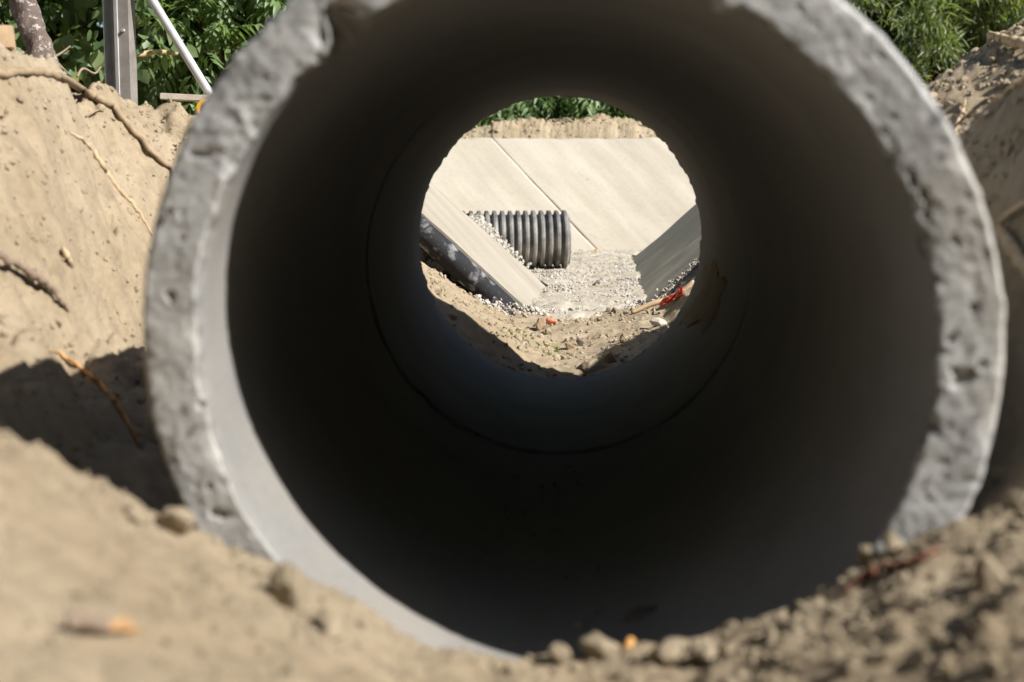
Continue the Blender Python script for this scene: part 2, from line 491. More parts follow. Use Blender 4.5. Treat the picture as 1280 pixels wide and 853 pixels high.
# ------------------------------------------------------------------ ground: one sheet with the trench cut into it
STA = [  # y, then (x, z) pairs
 (-200, [(-60, .5), (-30, .5), (-4, .5), (-2.5, .45), (-1.2, .25), (-.6, -.02), (-.43, -.15), (-.25, -.24), (-.1, -.29), (0, -.31), (.1, -.30), (.25, -.29), (.4, -.26), (.5, -.23), (.7, -.16), (1.2, .02), (2.5, .45), (4, .5), (60, .5)]),
 (-.75, [(-60, .5), (-30, .5), (-4, .5), (-2.5, .45), (-1.2, .22), (-.6, -.05), (-.43, -.16), (-.25, -.24), (-.1, -.30), (0, -.315), (.1, -.31), (.25, -.285), (.4, -.24), (.5, -.205), (.7, -.13), (1.2, .06), (2.5, .45), (4, .5), (60, .5)]),
 (-.32, [(-60, .5), (-30, .5), (-4, .5), (-2.5, .48), (-1.1, .22), (-.6, -.03), (-.43, -.160), (-.25, -.243), (-.1, -.306), (0, -.322), (.1, -.31), (.25, -.25), (.4, -.185), (.5, -.14), (.7, -.05), (1.05, .14), (2.0, .48), (4, .5), (60, .5)]),
 (-.06, [(-60, .5), (-30, .5), (-4, .5), (-2.0, .5), (-1.05, .22), (-.65, -.03), (-.45, -.165), (-.3, -.228), (-.2, -.282), (-.09, -.311), (0, -.322), (.1, -.315), (.25, -.25), (.38, -.19), (.48, -.14), (.6, -.06), (.95, .44), (1.6, .52), (4, .5), (60, .5)]),
 (.10, [(-60, .5), (-30, .5), (-4, .5), (-1.6, .54), (-1.2, .36), (-.84, -.12), (-.62, -.26), (-.52, -.34), (-.35, -.44), (-.15, -.5), (0, -.52), (.15, -.5), (.35, -.4), (.47, -.22), (.55, -.13), (.66, .1), (.9, .46), (1.4, .54), (4, .5), (60, .5)]),
 (1.0, [(-60, .5), (-30, .5), (-4, .52), (-1.8, .57), (-1.3, .47), (-.90, -.17), (-.75, -.27), (-.55, -.34), (-.4, -.48), (-.2, -.52), (0, -.53), (.2, -.52), (.4, -.48), (.56, -.3), (.62, -.12), (.72, .16), (.84, .35), (1.0, .42), (1.2, .50), (1.7, .62), (4, .56), (60, .5)]),
 (1.75, [(-60, .5), (-30, .5), (-4, .52), (-1.8, .55), (-1.31, .50), (-.98, -.24), (-.8, -.30), (-.56, -.34), (-.4, -.48), (-.2, -.52), (0, -.53), (.2, -.52), (.4, -.48), (.56, -.3), (.62, -.14), (.71, .08), (.79, .24), (.905, .29), (1.0, .33), (1.2, .42), (1.7, .60), (4, .56), (60, .5)]),
 (2.1, [(-60, .5), (-30, .5), (-4, .52), (-1.8, .51), (-1.30, .46), (-1.0, -.26), (-.8, -.30), (-.56, -.34), (-.4, -.48), (-.2, -.52), (0, -.53), (.2, -.52), (.4, -.48), (.54, -.25), (.62, -.12), (.70, .14), (.78, .37), (1.04, .48), (1.3, .59), (1.7, .70), (4, .56), (60, .5)]),
 (2.25, [(-60, .5), (-30, .5), (-4, .52), (-1.8, .50), (-1.29, .45), (-1.0, -.25), (-.8, -.30), (-.56, -.34), (-.4, -.48), (-.2, -.52), (0, -.53), (.2, -.52), (.4, -.48), (.54, -.25), (.62, -.1), (.72, .04), (.82, .26), (1.03, .47), (1.25, .61), (1.7, .72), (4, .56), (60, .5)]),
 (2.62, [(-60, .5), (-30, .5), (-4, .5), (-1.8, .42), (-1.28, .39), (-.7, .02), (-.42, -.24), (-.25, -.37), (-.12, -.41), (0, -.43), (.12, -.42), (.26, -.40), (.42, -.36), (.6, -.28), (.75, -.12), (.9, .10), (1.02, .36), (1.22, .58), (1.6, .66), (4, .54), (60, .5)]),
 (2.85, [(-60, .5), (-30, .5), (-4, .5), (-1.8, .38), (-1.28, .35), (-.7, .05), (-.5, -.06), (-.38, -.172), (-.19, -.284), (-.095, -.352), (0, -.385), (.12, -.395), (.26, -.385), (.42, -.36), (.6, -.28), (.75, -.12), (.9, .10), (1.02, .36), (1.22, .58), (1.6, .66), (4, .54), (60, .5)]),
 (3.3, [(-60, .5), (-30, .5), (-4, .5), (-1.9, .36), (-1.28, .34), (-.75, .05), (-.5, -.11), (-.3, -.28), (-.15, -.37), (0, -.41), (.12, -.41), (.26, -.38), (.42, -.355), (.6, -.25), (.8, -.08), (1.0, .12), (1.4, .45), (4, .54), (60, .5)]),
 (4.45, [(-60, .5), (-30, .5), (-4, .5), (-1.8, .32), (-1.3, .27), (-.85, .06), (-.55, -.18), (-.36, -.325), (-.2, -.40), (0, -.40), (.12, -.40), (.3, -.39), (.42, -.38), (.62, -.25), (.85, -.05), (1.1, .16), (1.5, .46), (4, .52), (60, .5)]),
 (4.75, [(-60, .5), (-30, .5), (-4, .5), (-2.0, .40), (-1.3, .22), (-.85, .08), (-.55, -.18), (-.36, -.33), (-.22, -.43), (-.1, -.41), (.12, -.40), (.3, -.39), (.42, -.44), (.62, -.28), (.85, -.06), (1.1, .20), (1.5, .46), (4, .52), (60, .5)]),
 (5.6, [(-60, .5), (-30, .5), (-4, .5), (-2.2, .40), (-1.4, .22), (-.85, .08), (-.55, -.18), (-.36, -.33), (-.22, -.43), (-.1, -.40), (.12, -.39), (.3, -.39), (.45, -.44), (.66, -.28), (.9, -.06), (1.15, .20), (1.5, .46), (4, .52), (60, .5)]),
 (6.1, [(-60, .5), (-30, .5), (-4, .5), (-2.6, .40), (-1.6, .20), (-1.0, -.05), (-.7, -.15), (-.5, -.28), (-.3, -.38), (-.1, -.39), (.12, -.39), (.35, -.385), (.47, -.44), (.66, -.28), (.9, -.06), (1.15, .20), (1.5, .46), (4, .52), (60, .5)]),
 (7.8, [(-60, .5), (-30, .5), (-4, .5), (-2.6, .40), (-1.6, .18), (-1.0, -.08), (-.7, -.18), (-.5, -.28), (-.3, -.37), (-.1, -.385), (.12, -.385), (.4, -.38), (.52, -.43), (.74, -.26), (.98, -.04), (1.2, .20), (1.6, .46), (4, .52), (60, .5)]),
 (8.1, [(-60, .5), (-30, .5), (-4, .5), (-2.6, .38), (-1.7, .15), (-1.1, -.15), (-.7, -.27), (-.5, -.33), (-.3, -.37), (-.1, -.38), (.12, -.38), (.4, -.38), (.6, -.38), (.9, -.38), (1.3, -.36), (1.7, -.2), (2.2, .3), (4, .52), (60, .5)]),
 (8.95, [(-60, .5), (-30, .5), (-4, .5), (-2.6, .30), (-1.9, -.1), (-1.3, -.36), (-.8, -.37), (-.5, -.37), (-.3, -.38), (-.1, -.38), (.12, -.38), (.4, -.38), (.6, -.38), (.9, -.38), (1.4, -.38), (1.8, -.36), (2.6, .0), (4, .52), (60, .5)]),
 (9.15, [(-60, .5), (-30, .5), (-4, .5), (-2.7, .30), (-2, -.30), (-1.3, -.33), (-.8, -.33), (-.5, -.33), (-.3, -.33), (-.1, -.33), (.12, -.33), (.4, -.33), (.6, -.33), (.9, -.33), (1.4, -.33), (2.2, -.33), (2.9, .2), (4, .52), (60, .5)]),
 (9.98, [(-60, .5), (-30, .5), (-4, .5), (-2.8, .42), (-2, .42), (-1.3, .42), (-.8, .42), (-.5, .42), (-.3, .42), (-.1, .42), (.12, .42), (.4, .42), (.6, .42), (.9, .42), (1.4, .42), (2.2, .42), (2.9, .42), (4, .52), (60, .5)]),
 (10.12, [(-60, .5), (-30, .5), (-4, .52), (-2.8, .54), (-2, .55), (-1.3, .57), (-.8, .58), (-.5, .60), (-.3, .61), (-.1, .60), (.12, .615), (.4, .62), (.6, .60), (.9, .58), (1.4, .56), (2.2, .55), (2.9, .54), (4, .52), (60, .5)]),
 (10.35, [(-60, .5), (-30, .5), (-4, .52), (-2.8, .58), (-2, .60), (-1.3, .60), (-.8, .60), (-.5, .64), (-.3, .65), (-.1, .64), (.12, .665), (.4, .67), (.6, .64), (.9, .59), (1.4, .57), (2.2, .55), (2.9, .54), (4, .52), (60, .5)]),
 (10.9, [(-60, .5), (-30, .5), (-4, .5), (-2.8, .5), (-2, .5), (-1.3, .5), (-.8, .5), (-.5, .5), (-.3, .5), (-.1, .5), (.12, .5), (.4, .5), (.6, .5), (.9, .5), (1.4, .5), (2.2, .5), (2.9, .5), (4, .5), (60, .5)]),
 (300, [(-60, .5), (-30, .5), (-4, .5), (-2.8, .5), (-2, .5), (-1.3, .5), (-.8, .5), (-.5, .5), (-.3, .5), (-.1, .5), (.12, .5), (.4, .5), (.6, .5), (.9, .5), (1.4, .5), (2.2, .5), (2.9, .5), (4, .5), (60, .5)]),
]
def graded(fine, step0, lim, growth):
    out = [fine]; s = step0
    while out[-1] < lim:
        out.append(min(out[-1] + s, lim)); s *= growth
    return out[1:]
xf = np.arange(-1.45, 1.4501, 0.0095)
gx = np.array([-v for v in graded(1.45, 0.0105, 400, 1.09)][::-1] + list(xf) + graded(1.45, 0.0105, 400, 1.09))
gy = np.array([-v for v in graded(1.05, 0.012, 300, 1.15)][::-1] + list(np.arange(-1.05, 0.35, 0.0085)) + list(np.arange(0.35, 2.9, 0.011))
              + list(np.arange(2.9, 5.0, 0.018)) + list(np.arange(5.0, 11.0, 0.035)) + graded(11.0, 0.045, 500, 1.13))
sy = np.array([s[0] for s in STA])
prof = np.zeros((len(STA), len(gx)))
for i, (yy, pts) in enumerate(STA):
    px_, pz_ = zip(*pts)
    v = np.interp(gx, px_, pz_)
    prof[i] = v
GX, GY = np.meshgrid(gx, gy)
H = np.zeros_like(GX)
for j in range(len(gx)):
    H[:, j] = np.interp(gy, sy, prof[:, j])
# bumps: the whole dig is lumpy, the front and right sides cloddy, the left bank smoother
near = 1 - sstep(12, 30, np.hypot(GX, GY))
rough = 0.50 + 0.25 * sstep(0.3, 0.8, GX) * (1 - sstep(4.2, 4.6, GY))
rough = np.maximum(rough, (0.5 + 0.02 * sstep(-0.1, 0.3, GX)) * (1 - sstep(-0.15, 0.1, GY)))
rough = np.maximum(rough, 0.9 * sstep(9.9, 10.1, GY))
inchan = sstep(4.3, 4.7, GY) * (1 - sstep(9.7, 9.95, GY)) * sstep(-1.6, -1.1, GX) * (1 - sstep(1.5, 2, GX))
rough *= (1 - 0.8 * inchan)
wob = sstep(-.1, .2, GY) * 1.0
H += near * 0.045 * fbm(GX * 1.7, GY * 1.7, seed=3, octs=3) * (1 - 0.9 * inchan) * np.where(np.abs(GX) < 0.5, 0.35, 1.0)
H += near * rough * 0.020 * fbm(GX * 8, GY * 8, seed=21, octs=4, gain=0.55)
rid = 1 - np.abs(fbm(GX * 22, GY * 22, seed=41, octs=3))
H += near * rough * 0.012 * (rid - 0.6)
H += near * (0.3 + rough) * 0.0045 * fbm(GX * 60, GY * 60, seed=55, octs=2)
# erosion runnels and scarps on the left bank
bl = sstep(-1.45, -1.25, GX) * (1 - sstep(-.72, -.6, GX)) * sstep(0.1, .4, GY) * (1 - sstep(3.6, 4.2, GY))
run = fbm(GY * 5 + 1.2 * GX, GX * 1.4, seed=70, octs=3)
H += bl * 0.032 * run
H += bl * 0.05 * fbm(GY * 3.1 + GX * 6, GX * 7 - GY, seed=66, octs=3)
sc_ = fbm(GX * 5, GY * 3, seed=77, octs=3)
H -= bl * 0.03 * sstep(0.35, 0.6, sc_)
pit = fbm(GX * 11, GY * 7, seed=83, octs=2)
H -= bl * 0.04 * sstep(0.55, 0.75, pit)
crm = sstep(0.0, 0.5, fbm(GX * 3.2 + 4, GY * 3.2, seed=141, octs=3))
H += bl * crm * 0.010 * (1 - np.abs(fbm(GX * 34, GY * 34, seed=143, octs=3)) - 0.6)
H += bl * 0.012 * fbm(GX * 13, GY * 13, seed=147, octs=3)
H += 0.13 * np.exp(-((GX + 1.95) ** 2 + (GY - 3.35) ** 2) / (2 * 0.38 ** 2))
# keep the sheet out of the pipes' bores
ins = (np.abs(GX) < 0.47) & (GY > 0.14) & (GY < 2.52)
H = np.where(ins, np.minimum(H, -np.sqrt(np.maximum(0.481 ** 2 - GX ** 2, 0)) - 0.01), H)
ny, nx = GX.shape
idx = np.arange(nx * ny).reshape(ny, nx)
Fq = np.stack([idx[:-1, :-1], idx[:-1, 1:], idx[1:, 1:], idx[1:, :-1]], -1).reshape(-1, 4)
ground = npmesh('ground', np.stack([GX, GY, H], -1).reshape(-1, 3), Fq, M.dirt)
tag(ground, kind='structure')

def hz(x, y):
    x = np.asarray(x, float); y = np.asarray(y, float)
    i = np.clip(np.searchsorted(gx, x) - 1, 0, nx - 2); j = np.clip(np.searchsorted(gy, y) - 1, 0, ny - 2)
    fx = (x - gx[i]) / (gx[i + 1] - gx[i]); fy = (y - gy[j]) / (gy[j + 1] - gy[j])
    return (H[j, i] * (1 - fx) + H[j, i + 1] * fx) * (1 - fy) + (H[j + 1, i] * (1 - fx) + H[j + 1, i + 1] * fx) * fy

def G(px, py, y0=-0.9, lift=0.0, back=None):
    """first ground point on the sight line of a photo pixel, starting at Y = y0"""
    ys = np.arange(y0, 14, 0.006)
    a, b = P(px, py, 0.0), P(px, py, 1.0)
    xs = a.x + (b.x - a.x) * ys; zs = a.z + (b.z - a.z) * ys
    hit = np.nonzero(zs < hz(xs, ys))[0]
    k = hit[0] if len(hit) else len(ys) - 1
    return Vector((xs[k], ys[k], float(hz(xs[k], ys[k])) + lift))

# silt and gravel bed of the channel, 4 mm and more over the ground sheet
bx, by = np.meshgrid(np.arange(-0.62, 1.2, 0.012), np.arange(4.25, 9.12, 0.02))
edge_l = np.interp(by, [4.25, 4.7, 5.6, 6.0, 9.1], [-0.05, -0.10, -0.10, -0.5, -0.62])
edge_r = np.interp(by, [4.25, 4.7, 7.9, 8.05, 9.1], [0.35, 0.42, 0.52, 1.1, 1.2])
wob = 0.05 * fbm(bx * 5, by * 5, seed=91, octs=3)
inside = np.minimum(np.minimum(bx - edge_l, edge_r - bx), by - 4.35) + wob
bz = hz(bx, by) * 0 + np.interp(by, [4.25, 9.1], [-0.392, -0.365]) + 0.010 * fbm(bx * 9, by * 9, seed=95, octs=4) + 0.006 * fbm(bx * 2.5, by * 2.5, seed=97, octs=2) + 0.004 * fbm(bx * 40, by * 40, seed=98, octs=2)
bz = np.where(inside > 0, bz, bz + np.maximum(inside, -0.2) * 0.6)
bidx = np.arange(bx.size).reshape(bx.shape)
bed = npmesh('channel_bed', np.stack([bx, by, bz], -1).reshape(-1, 3),
             np.stack([bidx[:-1, :-1], bidx[:-1, 1:], bidx[1:, 1:], bidx[1:, :-1]], -1).reshape(-1, 4), M.bed)
tag(bed, kind='structure')
def bedz(x, y):
    return float(np.interp(y, [4.25, 9.1], [-0.392, -0.365]))

# ------------------------------------------------------------------ the two concrete pipes
R_IN, R_OUT = 0.4025, 0.4740
def ring_pipe(name, y0, y1, label, mat, mat_in, seed, chips, dr=(0, 0), nth=900, rough_end=False, skew=0.0, shift=((0, 0), (0, 0)), face_amp=0.0018):
    th = np.linspace(0, 2 * math.pi, nth, endpoint=False)
    rows = []   # (kind, radius, y)
    for t in np.linspace(0, 1, 14): rows.append(('o', R_OUT, y1 - 0.006 + (y0 + 0.012 - y1 + 0.006) * t))
    rows += [('oe', R_OUT - 0.0015, y0 + 0.006), ('oe', R_OUT - 0.004, y0 + 0.002)]
    for t in np.linspace(0.08, 0.92, 26): rows.append(('f', R_OUT + (R_IN - R_OUT) * t, y0))
    rows += [('ie', R_IN + 0.003, y0 + 0.002), ('ie', R_IN + 0.001, y0 + 0.006)]
    for t in np.linspace(0.012, 0.32, 26): rows.append(('i', R_IN, y0 + t))
    for t in np.linspace(0.36, y1 - y0 - 0.05, 14): rows.append(('i', R_IN, y0 + t))
    for t in (0.03, 0.015, 0.006): rows.append(('i', R_IN, y1 - t))
    for t in np.linspace(0.03, 0.97, 6): rows.append(('b', R_IN + (R_OUT - R_IN) * t, y1))
    Vs, kinds = [], []
    for kind, r, y in rows:
        ct, st = np.cos(th), np.sin(th)
        rr = np.full(nth, r); yy = np.full(nth, y)
        x, z = r * ct, r * st
        if kind in ('f', 'oe', 'ie'):
            a = face_amp * (1.0 if kind == 'f' else 0.7)
            n = 0.45 * fbm(x * 22, z * 22, seed=seed, octs=3, gain=0.5) + (0.30 + 0.35 * sstep(-.1, .5, fbm(x * 9, z * 9, seed=seed + 40, octs=2))) * fbm(x * 105, z * 105, seed=seed + 2, octs=3, gain=0.65)
            p = fbm(x * 62, z * 62, seed=seed + 9, octs=2)
            yy = yy + a * n + 0.005 * sstep(0.85, 1.05, p) - 0.0012 * sstep(0.35, 0.7, fbm(x * 17, z * 17, seed=seed + 13, octs=2))
            edge = max(0, 1 - abs(r - R_OUT) / 0.02) + max(0, 1 - abs(r - R_IN) / 0.02)
            yy = yy + edge * 0.007 * np.maximum(0, fbm(th * 9, th * 0 + r * 12, seed=seed + 3, octs=4))
        if kind in ('ie', 'oe') or (kind == 'i' and y - y0 < 0.02):
            s = -1 if kind == 'oe' else 1
            k = 1.0 if kind != 'i' else 0.5
            rr = rr + s * k * (0.004 * fbm(th * 14, th * 0 + 3, seed=seed + 5, octs=4) + 0.0015)
        if kind == 'i' and y > y1 - 0.04 and rough_end:
            rr = rr - 0.004 * fbm(th * 22, th * 0 + y * 30, seed=seed + 6, octs=4) + 0.001
        if kind == 'i' and y - y0 > 0.03:
            rr = rr + 0.0012 * fbm(th * 3, th * 0 + y * 2, seed=seed + 8, octs=2)
        for (t0, w, depth, ylen) in chips:
            g = np.exp(-(((th - t0 + math.pi) % (2 * math.pi) - math.pi) / w) ** 2)
            g = g * (1 + 0.5 * fbm(th * 40, th * 0 + y * 25, seed=seed + 31, octs=3))
            if kind in ('ie', 'i') and y - y0 < ylen:
                rr = rr + g * depth * (1 - (y - y0) / ylen)
            if kind == 'f' and r < R_IN + abs(depth) * 1.3 and depth > 0:
                f = 1 - (r - R_IN) / (depth * 1.3)
                yy = yy + g * ylen * 0.6 * np.clip(f, 0, 1); rr = rr + g * depth * 0.6 * f
        Vs.append(np.stack([rr * np.cos(th) + dr[0], yy, rr * np.sin(th) + dr[1]], -1)); kinds.append(kind)
    V = np.concatenate(Vs)
    # the end is cut a little askew and the run is not quite straight
    V[:, 1] += skew * V[:, 0] * np.clip(1 - (V[:, 1] - y0) / (0.7 * (y1 - y0)), 0, 1)
    tt = (V[:, 1] - y0) / (y1 - y0)
    V[:, 0] += shift[0][0] * (1 - tt) + shift[1][0] * tt
    V[:, 2] += shift[0][1] * (1 - tt) + shift[1][1] * tt
    nr = len(rows)
    id_ = np.arange(nr * nth).reshape(nr, nth)
    nxt = np.roll(id_, -1, 1)
    F = np.stack([id_, nxt, np.roll(nxt, -1, 0), np.roll(id_, -1, 0)], -1)
    mi = np.zeros((nr, nth), int)
    for i, k in enumerate(kinds):
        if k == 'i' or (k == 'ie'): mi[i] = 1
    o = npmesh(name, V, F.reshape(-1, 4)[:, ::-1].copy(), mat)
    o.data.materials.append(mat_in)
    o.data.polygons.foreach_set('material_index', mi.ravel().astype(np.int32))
    tag(o, label, 'concrete pipe', 'concrete pipes laid end to end in the trench')
    return o
R_ = math.radians
near_chips = [(R_(123.5), 0.05, 0.032, 0.06), (R_(130), 0.04, -0.005, 0.02), (R_(72), 0.05, -0.010, 0.03), (R_(63), 0.03, -0.012, 0.03), (R_(57), 0.03, 0.008, 0.02),
              (R_(45), 0.02, 0.006, 0.02), (R_(18), 0.02, 0.006, 0.015), (R_(5), 0.03, 0.005, 0.02), (R_(-6), 0.015, 0.007, 0.02), (R_(170), 0.04, 0.006, 0.02), (R_(186), 0.03, 0.006, 0.02)]
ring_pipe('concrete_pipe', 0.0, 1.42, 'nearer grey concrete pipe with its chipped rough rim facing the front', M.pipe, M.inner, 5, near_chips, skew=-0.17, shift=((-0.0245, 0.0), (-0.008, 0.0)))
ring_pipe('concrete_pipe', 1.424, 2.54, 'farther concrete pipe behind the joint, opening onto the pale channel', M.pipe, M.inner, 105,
          [(R_(20), 0.03, 0.004, 0.03)], dr=(0.002, 0.003), rough_end=True, nth=600, shift=((-0.008, 0), (0, 0)))

# ------------------------------------------------------------------ concrete lining slabs
def slab_from(name, A, B, Cc, D, thick, label, nu=60, nv=40, amp=0.004, seed=0, jagged=0.006, mat=None):
    """slab with a warped top face A B C D (A-B lower edge, D-C upper edge) and real thickness"""
    A, B, Cc, D = [np.array(v, float) for v in (A, B, Cc, D)]
    n = np.cross(B - A, D - A); n /= np.linalg.norm(n)
    if n[2] < 0: n = -n
    u, v = np.meshgrid(np.linspace(0, 1, nu), np.linspace(0, 1, nv))
    top = ((1 - u)[..., None] * (1 - v)[..., None] * A + u[..., None] * (1 - v)[..., None] * B + u[..., None] * v[..., None] * Cc + (1 - u)[..., None] * v[..., None] * D)
    inpl_u = (B - A) / np.linalg.norm(B - A); inpl_v = (D - A) / np.linalg.norm(D - A)
    lu, lv = np.linalg.norm(B - A), np.linalg.norm(D - A)
    w = amp * fbm(u * lu * 3, v * lv * 3, seed=seed, octs=3)
    jag = jagged * fbm(v * lv * 14, u * 0 + 2, seed=seed + 4, octs=3)
    eu = (np.maximum(0, 1 - u * 14) - np.maximum(0, 1 - (1 - u) * 14))
    ev = (np.maximum(0, 1 - v * 14) - np.maximum(0, 1 - (1 - v) * 14))
    top = top + w[..., None] * n + (eu * jag)[..., None] * inpl_u + (ev * 0.008 * fbm(u * lu * 9, v * 0, seed=seed + 7, octs=3))[..., None] * inpl_v
    bot = top - n * thick
    N = nu * nv
    V = np.concatenate([top.reshape(-1, 3), bot.reshape(-1, 3)])
    i = np.arange(N).reshape(nv, nu)
    q = np.stack([i[:-1, :-1], i[:-1, 1:], i[1:, 1:], i[1:, :-1]], -1).reshape(-1, 4)
    F = [q, q[:, ::-1] + N]
    rim = list(i[0, :]) + list(i[1:, -1]) + list(i[-1, ::-1][1:]) + list(i[::-1, 0][1:])
    side = np.array([(rim[k + 1], rim[k], rim[k] + N, rim[k + 1] + N) for k in range(len(rim) - 1)])
    F.append(side)
    o = npmesh(name, V, F, mat or M.slab, smooth=False)
    for p in o.data.polygons: p.use_smooth = abs(Vector(p.normal).dot(Vector(n))) > 0.8
    tag(o, label, 'concrete slab')
    return o
# far wall of the cross channel, in panels with open joints between
zt0, yt0, zb0, yb0 = 0.475, 9.92, -0.40, 8.93
jx_b = [-2.6, -1.0, 0.345, 1.70, 3.0]
jx_t = [-3.4, -1.85, -0.50, 0.85, 2.2]
labels = ['sunlit sloping concrete panel far left on the opposite bank', 'sunlit sloping concrete panel behind the corrugated pipe',
          'broad sunlit sloping concrete panel in the middle of the opposite bank', 'sunlit sloping concrete panel behind the shaded slab']
for k in range(4):
    g = 0.0012
    o = slab_from('sloped_concrete_panel', (jx_b[k] + g, yb0, zb0), (jx_b[k + 1] - g, yb0, zb0), (jx_t[k + 1] - g, yt0, zt0), (jx_t[k] + g, yt0, zt0), 0.07,
                  labels[k], seed=200, amp=0.005, jagged=0.0008)
    o['group'] = 'panels lining the opposite bank'
slab_from('sloped_concrete_slab', (0.385, 4.64, -0.395), (0.505, 7.95, -0.385), (1.50, 7.95, 0.50), (1.42, 4.64, 0.50), 0.055,
          'shaded sloping concrete slab on the right side of the channel', seed=230, amp=0.004, mat=M.slab_pale)
slab_from('sloped_concrete_slab', (-0.105, 4.53, -0.40), (-0.04, 5.72, -0.39), (-1.02, 5.72, 0.49), (-1.06, 4.53, 0.47), 0.055,
          'narrow sunlit sloping concrete slab above the black plastic edging', seed=240, amp=0.004, mat=M.slab_dusty)

# black plastic edging under the slab ends
def sheet_strip(name, p0, p1, drop, out, label, seed):
    """lumpy sheet of real thickness hanging from the line p0-p1 over the slab's end"""
    p0, p1 = np.array(p0, float), np.array(p1, float)
    nu, nv = 70, 14
    u, v = np.meshgrid(np.linspace(0, 1, nu), np.linspace(0, 1, nv))
    d = (p1 - p0) / np.linalg.norm(p1 - p0)
    dn = np.array([d[2], 0, -d[0]]); dn = dn if dn[2] < 0 else -dn
    yb = -out * np.sin(np.clip(v * 1.25, 0, 1) * math.pi * 0.9) - 0.012
    L = np.linalg.norm(p1 - p0)
    wv = 0.010 * fbm(u * L * 9, v * 2.2, seed=seed, octs=3)
    top = p0 + u[..., None] * (p1 - p0) + (v * drop)[..., None] * dn
    top[..., 1] += yb + wv
    top = top + (0.012 * v * fbm(u * L * 7, v * 0 + 1, seed=seed + 2, octs=3))[..., None] * dn
    bot = top.copy(); bot[..., 1] += 0.006
    N = nu * nv
    i = np.arange(N).reshape(nv, nu)
    q = np.stack([i[:-1, :-1], i[:-1, 1:], i[1:, 1:], i[1:, :-1]], -1).reshape(-1, 4)
    rim = list(i[0, :]) + list(i[1:, -1]) + list(i[-1, ::-1][1:]) + list(i[::-1, 0][1:])
    side = np.array([(rim[k + 1], rim[k], rim[k] + N, rim[k + 1] + N) for k in range(len(rim) - 1)])
    o = npmesh(name, np.concatenate([top.reshape(-1, 3), bot.reshape(-1, 3)]), [q, q[:, ::-1] + N, side], M.plastic)
    return tag(o, label, 'plastic sheet')
sheet_strip('plastic_sheet', (-0.13, 4.53, -0.395), (-0.90, 4.53, 0.315), 0.17, 0.02, 'black plastic sheet hanging under the cement splashed black tube', 300)
tag(tube('drain_tube', [(-.155, 4.462, -.432), (-.36, 4.468, -.248), (-.62, 4.462, -.005), (-1.0, 4.465, .345)], [.050, .052, .051, .052], M.plastic, sides=28, wob=.03), 'round black plastic tube splashed with cement along the end of the sunlit slab', 'plastic tube')
sheet_strip('plastic_sheet', (0.44, 4.625, -0.375), (1.0, 4.62, 0.205), 0.14, 0.02, 'black plastic sheet under the crumbly end of the shaded slab', 310)

# ------------------------------------------------------------------ corrugated pipe lying across the channel
def corrugated(name, c0, c1, rad, label):
    n_r = 17
    L = (Vector(c1) - Vector(c0)).length
    per = 10
    prof_ = []
    for i in range(n_r * per + 1):
        t = i / per
        f = t % 1.0
        w = sstep(0.02, 0.22, f) * (1 - sstep(0.62, 0.82, f))
        prof_.append((t / n_r * L, rad - 0.026 + 0.026 * float(w)))
    inner = [(L, rad - 0.030), (L - 0.01, rad - 0.034), (0.0, rad - 0.034)]
    prof_ = prof_ + inner
    nth = 72
    th = np.linspace(0, 2 * math.pi, nth, endpoint=False)
    V = np.concatenate([np.stack([np.full(nth, a), r * np.cos(th), r * np.sin(th)], -1) for a, r in prof_])
    id_ = np.arange(len(prof_) * nth).reshape(-1, nth)
    F = np.stack([id_[:-1], np.roll(id_, -1, 1)[:-1], np.roll(id_, -1, 1)[1:], id_[1:]], -1).reshape(-1, 4)
    o = npmesh(name, V, F, M.corr)
    x = (Vector(c1) - Vector(c0)).normalized()
    o.matrix_world = Matrix.Translation(c0) @ x.to_track_quat('X', 'Z').to_matrix().to_4x4()
    return tag(o, label, 'corrugated pipe')
pr = P(713, 300, 7.0)
corrugated('corrugated_pipe', (pr.x - 0.80, 6.97, -0.205), (pr.x - 0.01, 7.04, -0.200), 0.176, 'dark ribbed corrugated pipe end poking out of pale gravel')

# ------------------------------------------------------------------ gravel
def stone_set(n, sub, seed0, **k):
    return [rock_shape(sub, seed0 + i, **k) for i in range(n)]
small = stone_set(8, 1, 500, cuts=8, rough=0.08)
gp, gs = [], []
def add_gravel(n, fx, size=(0.006, 0.014)):
    for k in range(n):
        p = fx()
        gp.append(p); gs.append(random.uniform(*size) * (1.6 if random.random() < 0.07 else 1))
def pix_gravel(poly_x, poly_y, sx, sy, y0):
    def f():
        t = random.random() * (len(poly_x) - 1); i = int(t); fr = t - i
        i2 = min(i + 1, len(poly_x) - 1)
        px = poly_x[i] + (poly_x[i2] - poly_x[i]) * fr + random.gauss(0, sx)
        py = poly_y[i] + (poly_y[i2] - poly_y[i]) * fr + random.gauss(0, sy)
        g = G(px, py, y0)
        return (g.x, g.y, max(g.z, float(np.interp(g.y, [4.25, 9.1], [-0.392, -0.365])) if -0.1 < g.x < 0.5 and g.y > 4.4 else -9) + 0.003)
    return f
# pile by the end of the plastic edging
for k in range(520):
    u = random.random() ** 0.6
    x = -0.36 + 0.36 * u + random.gauss(0, 0.03); y = 4.40 + random.gauss(0, 0.05) + 0.05 * u
    zz = max(float(hz(x, y)), -0.41)
    hgt = 0.055 * math.exp(-((x + 0.22) / 0.13) ** 2) * math.exp(-((y - 4.44) / 0.08) ** 2)
    gp.append((x, y, zz + hgt * random.random())); gs.append(random.uniform(0.006, 0.014))
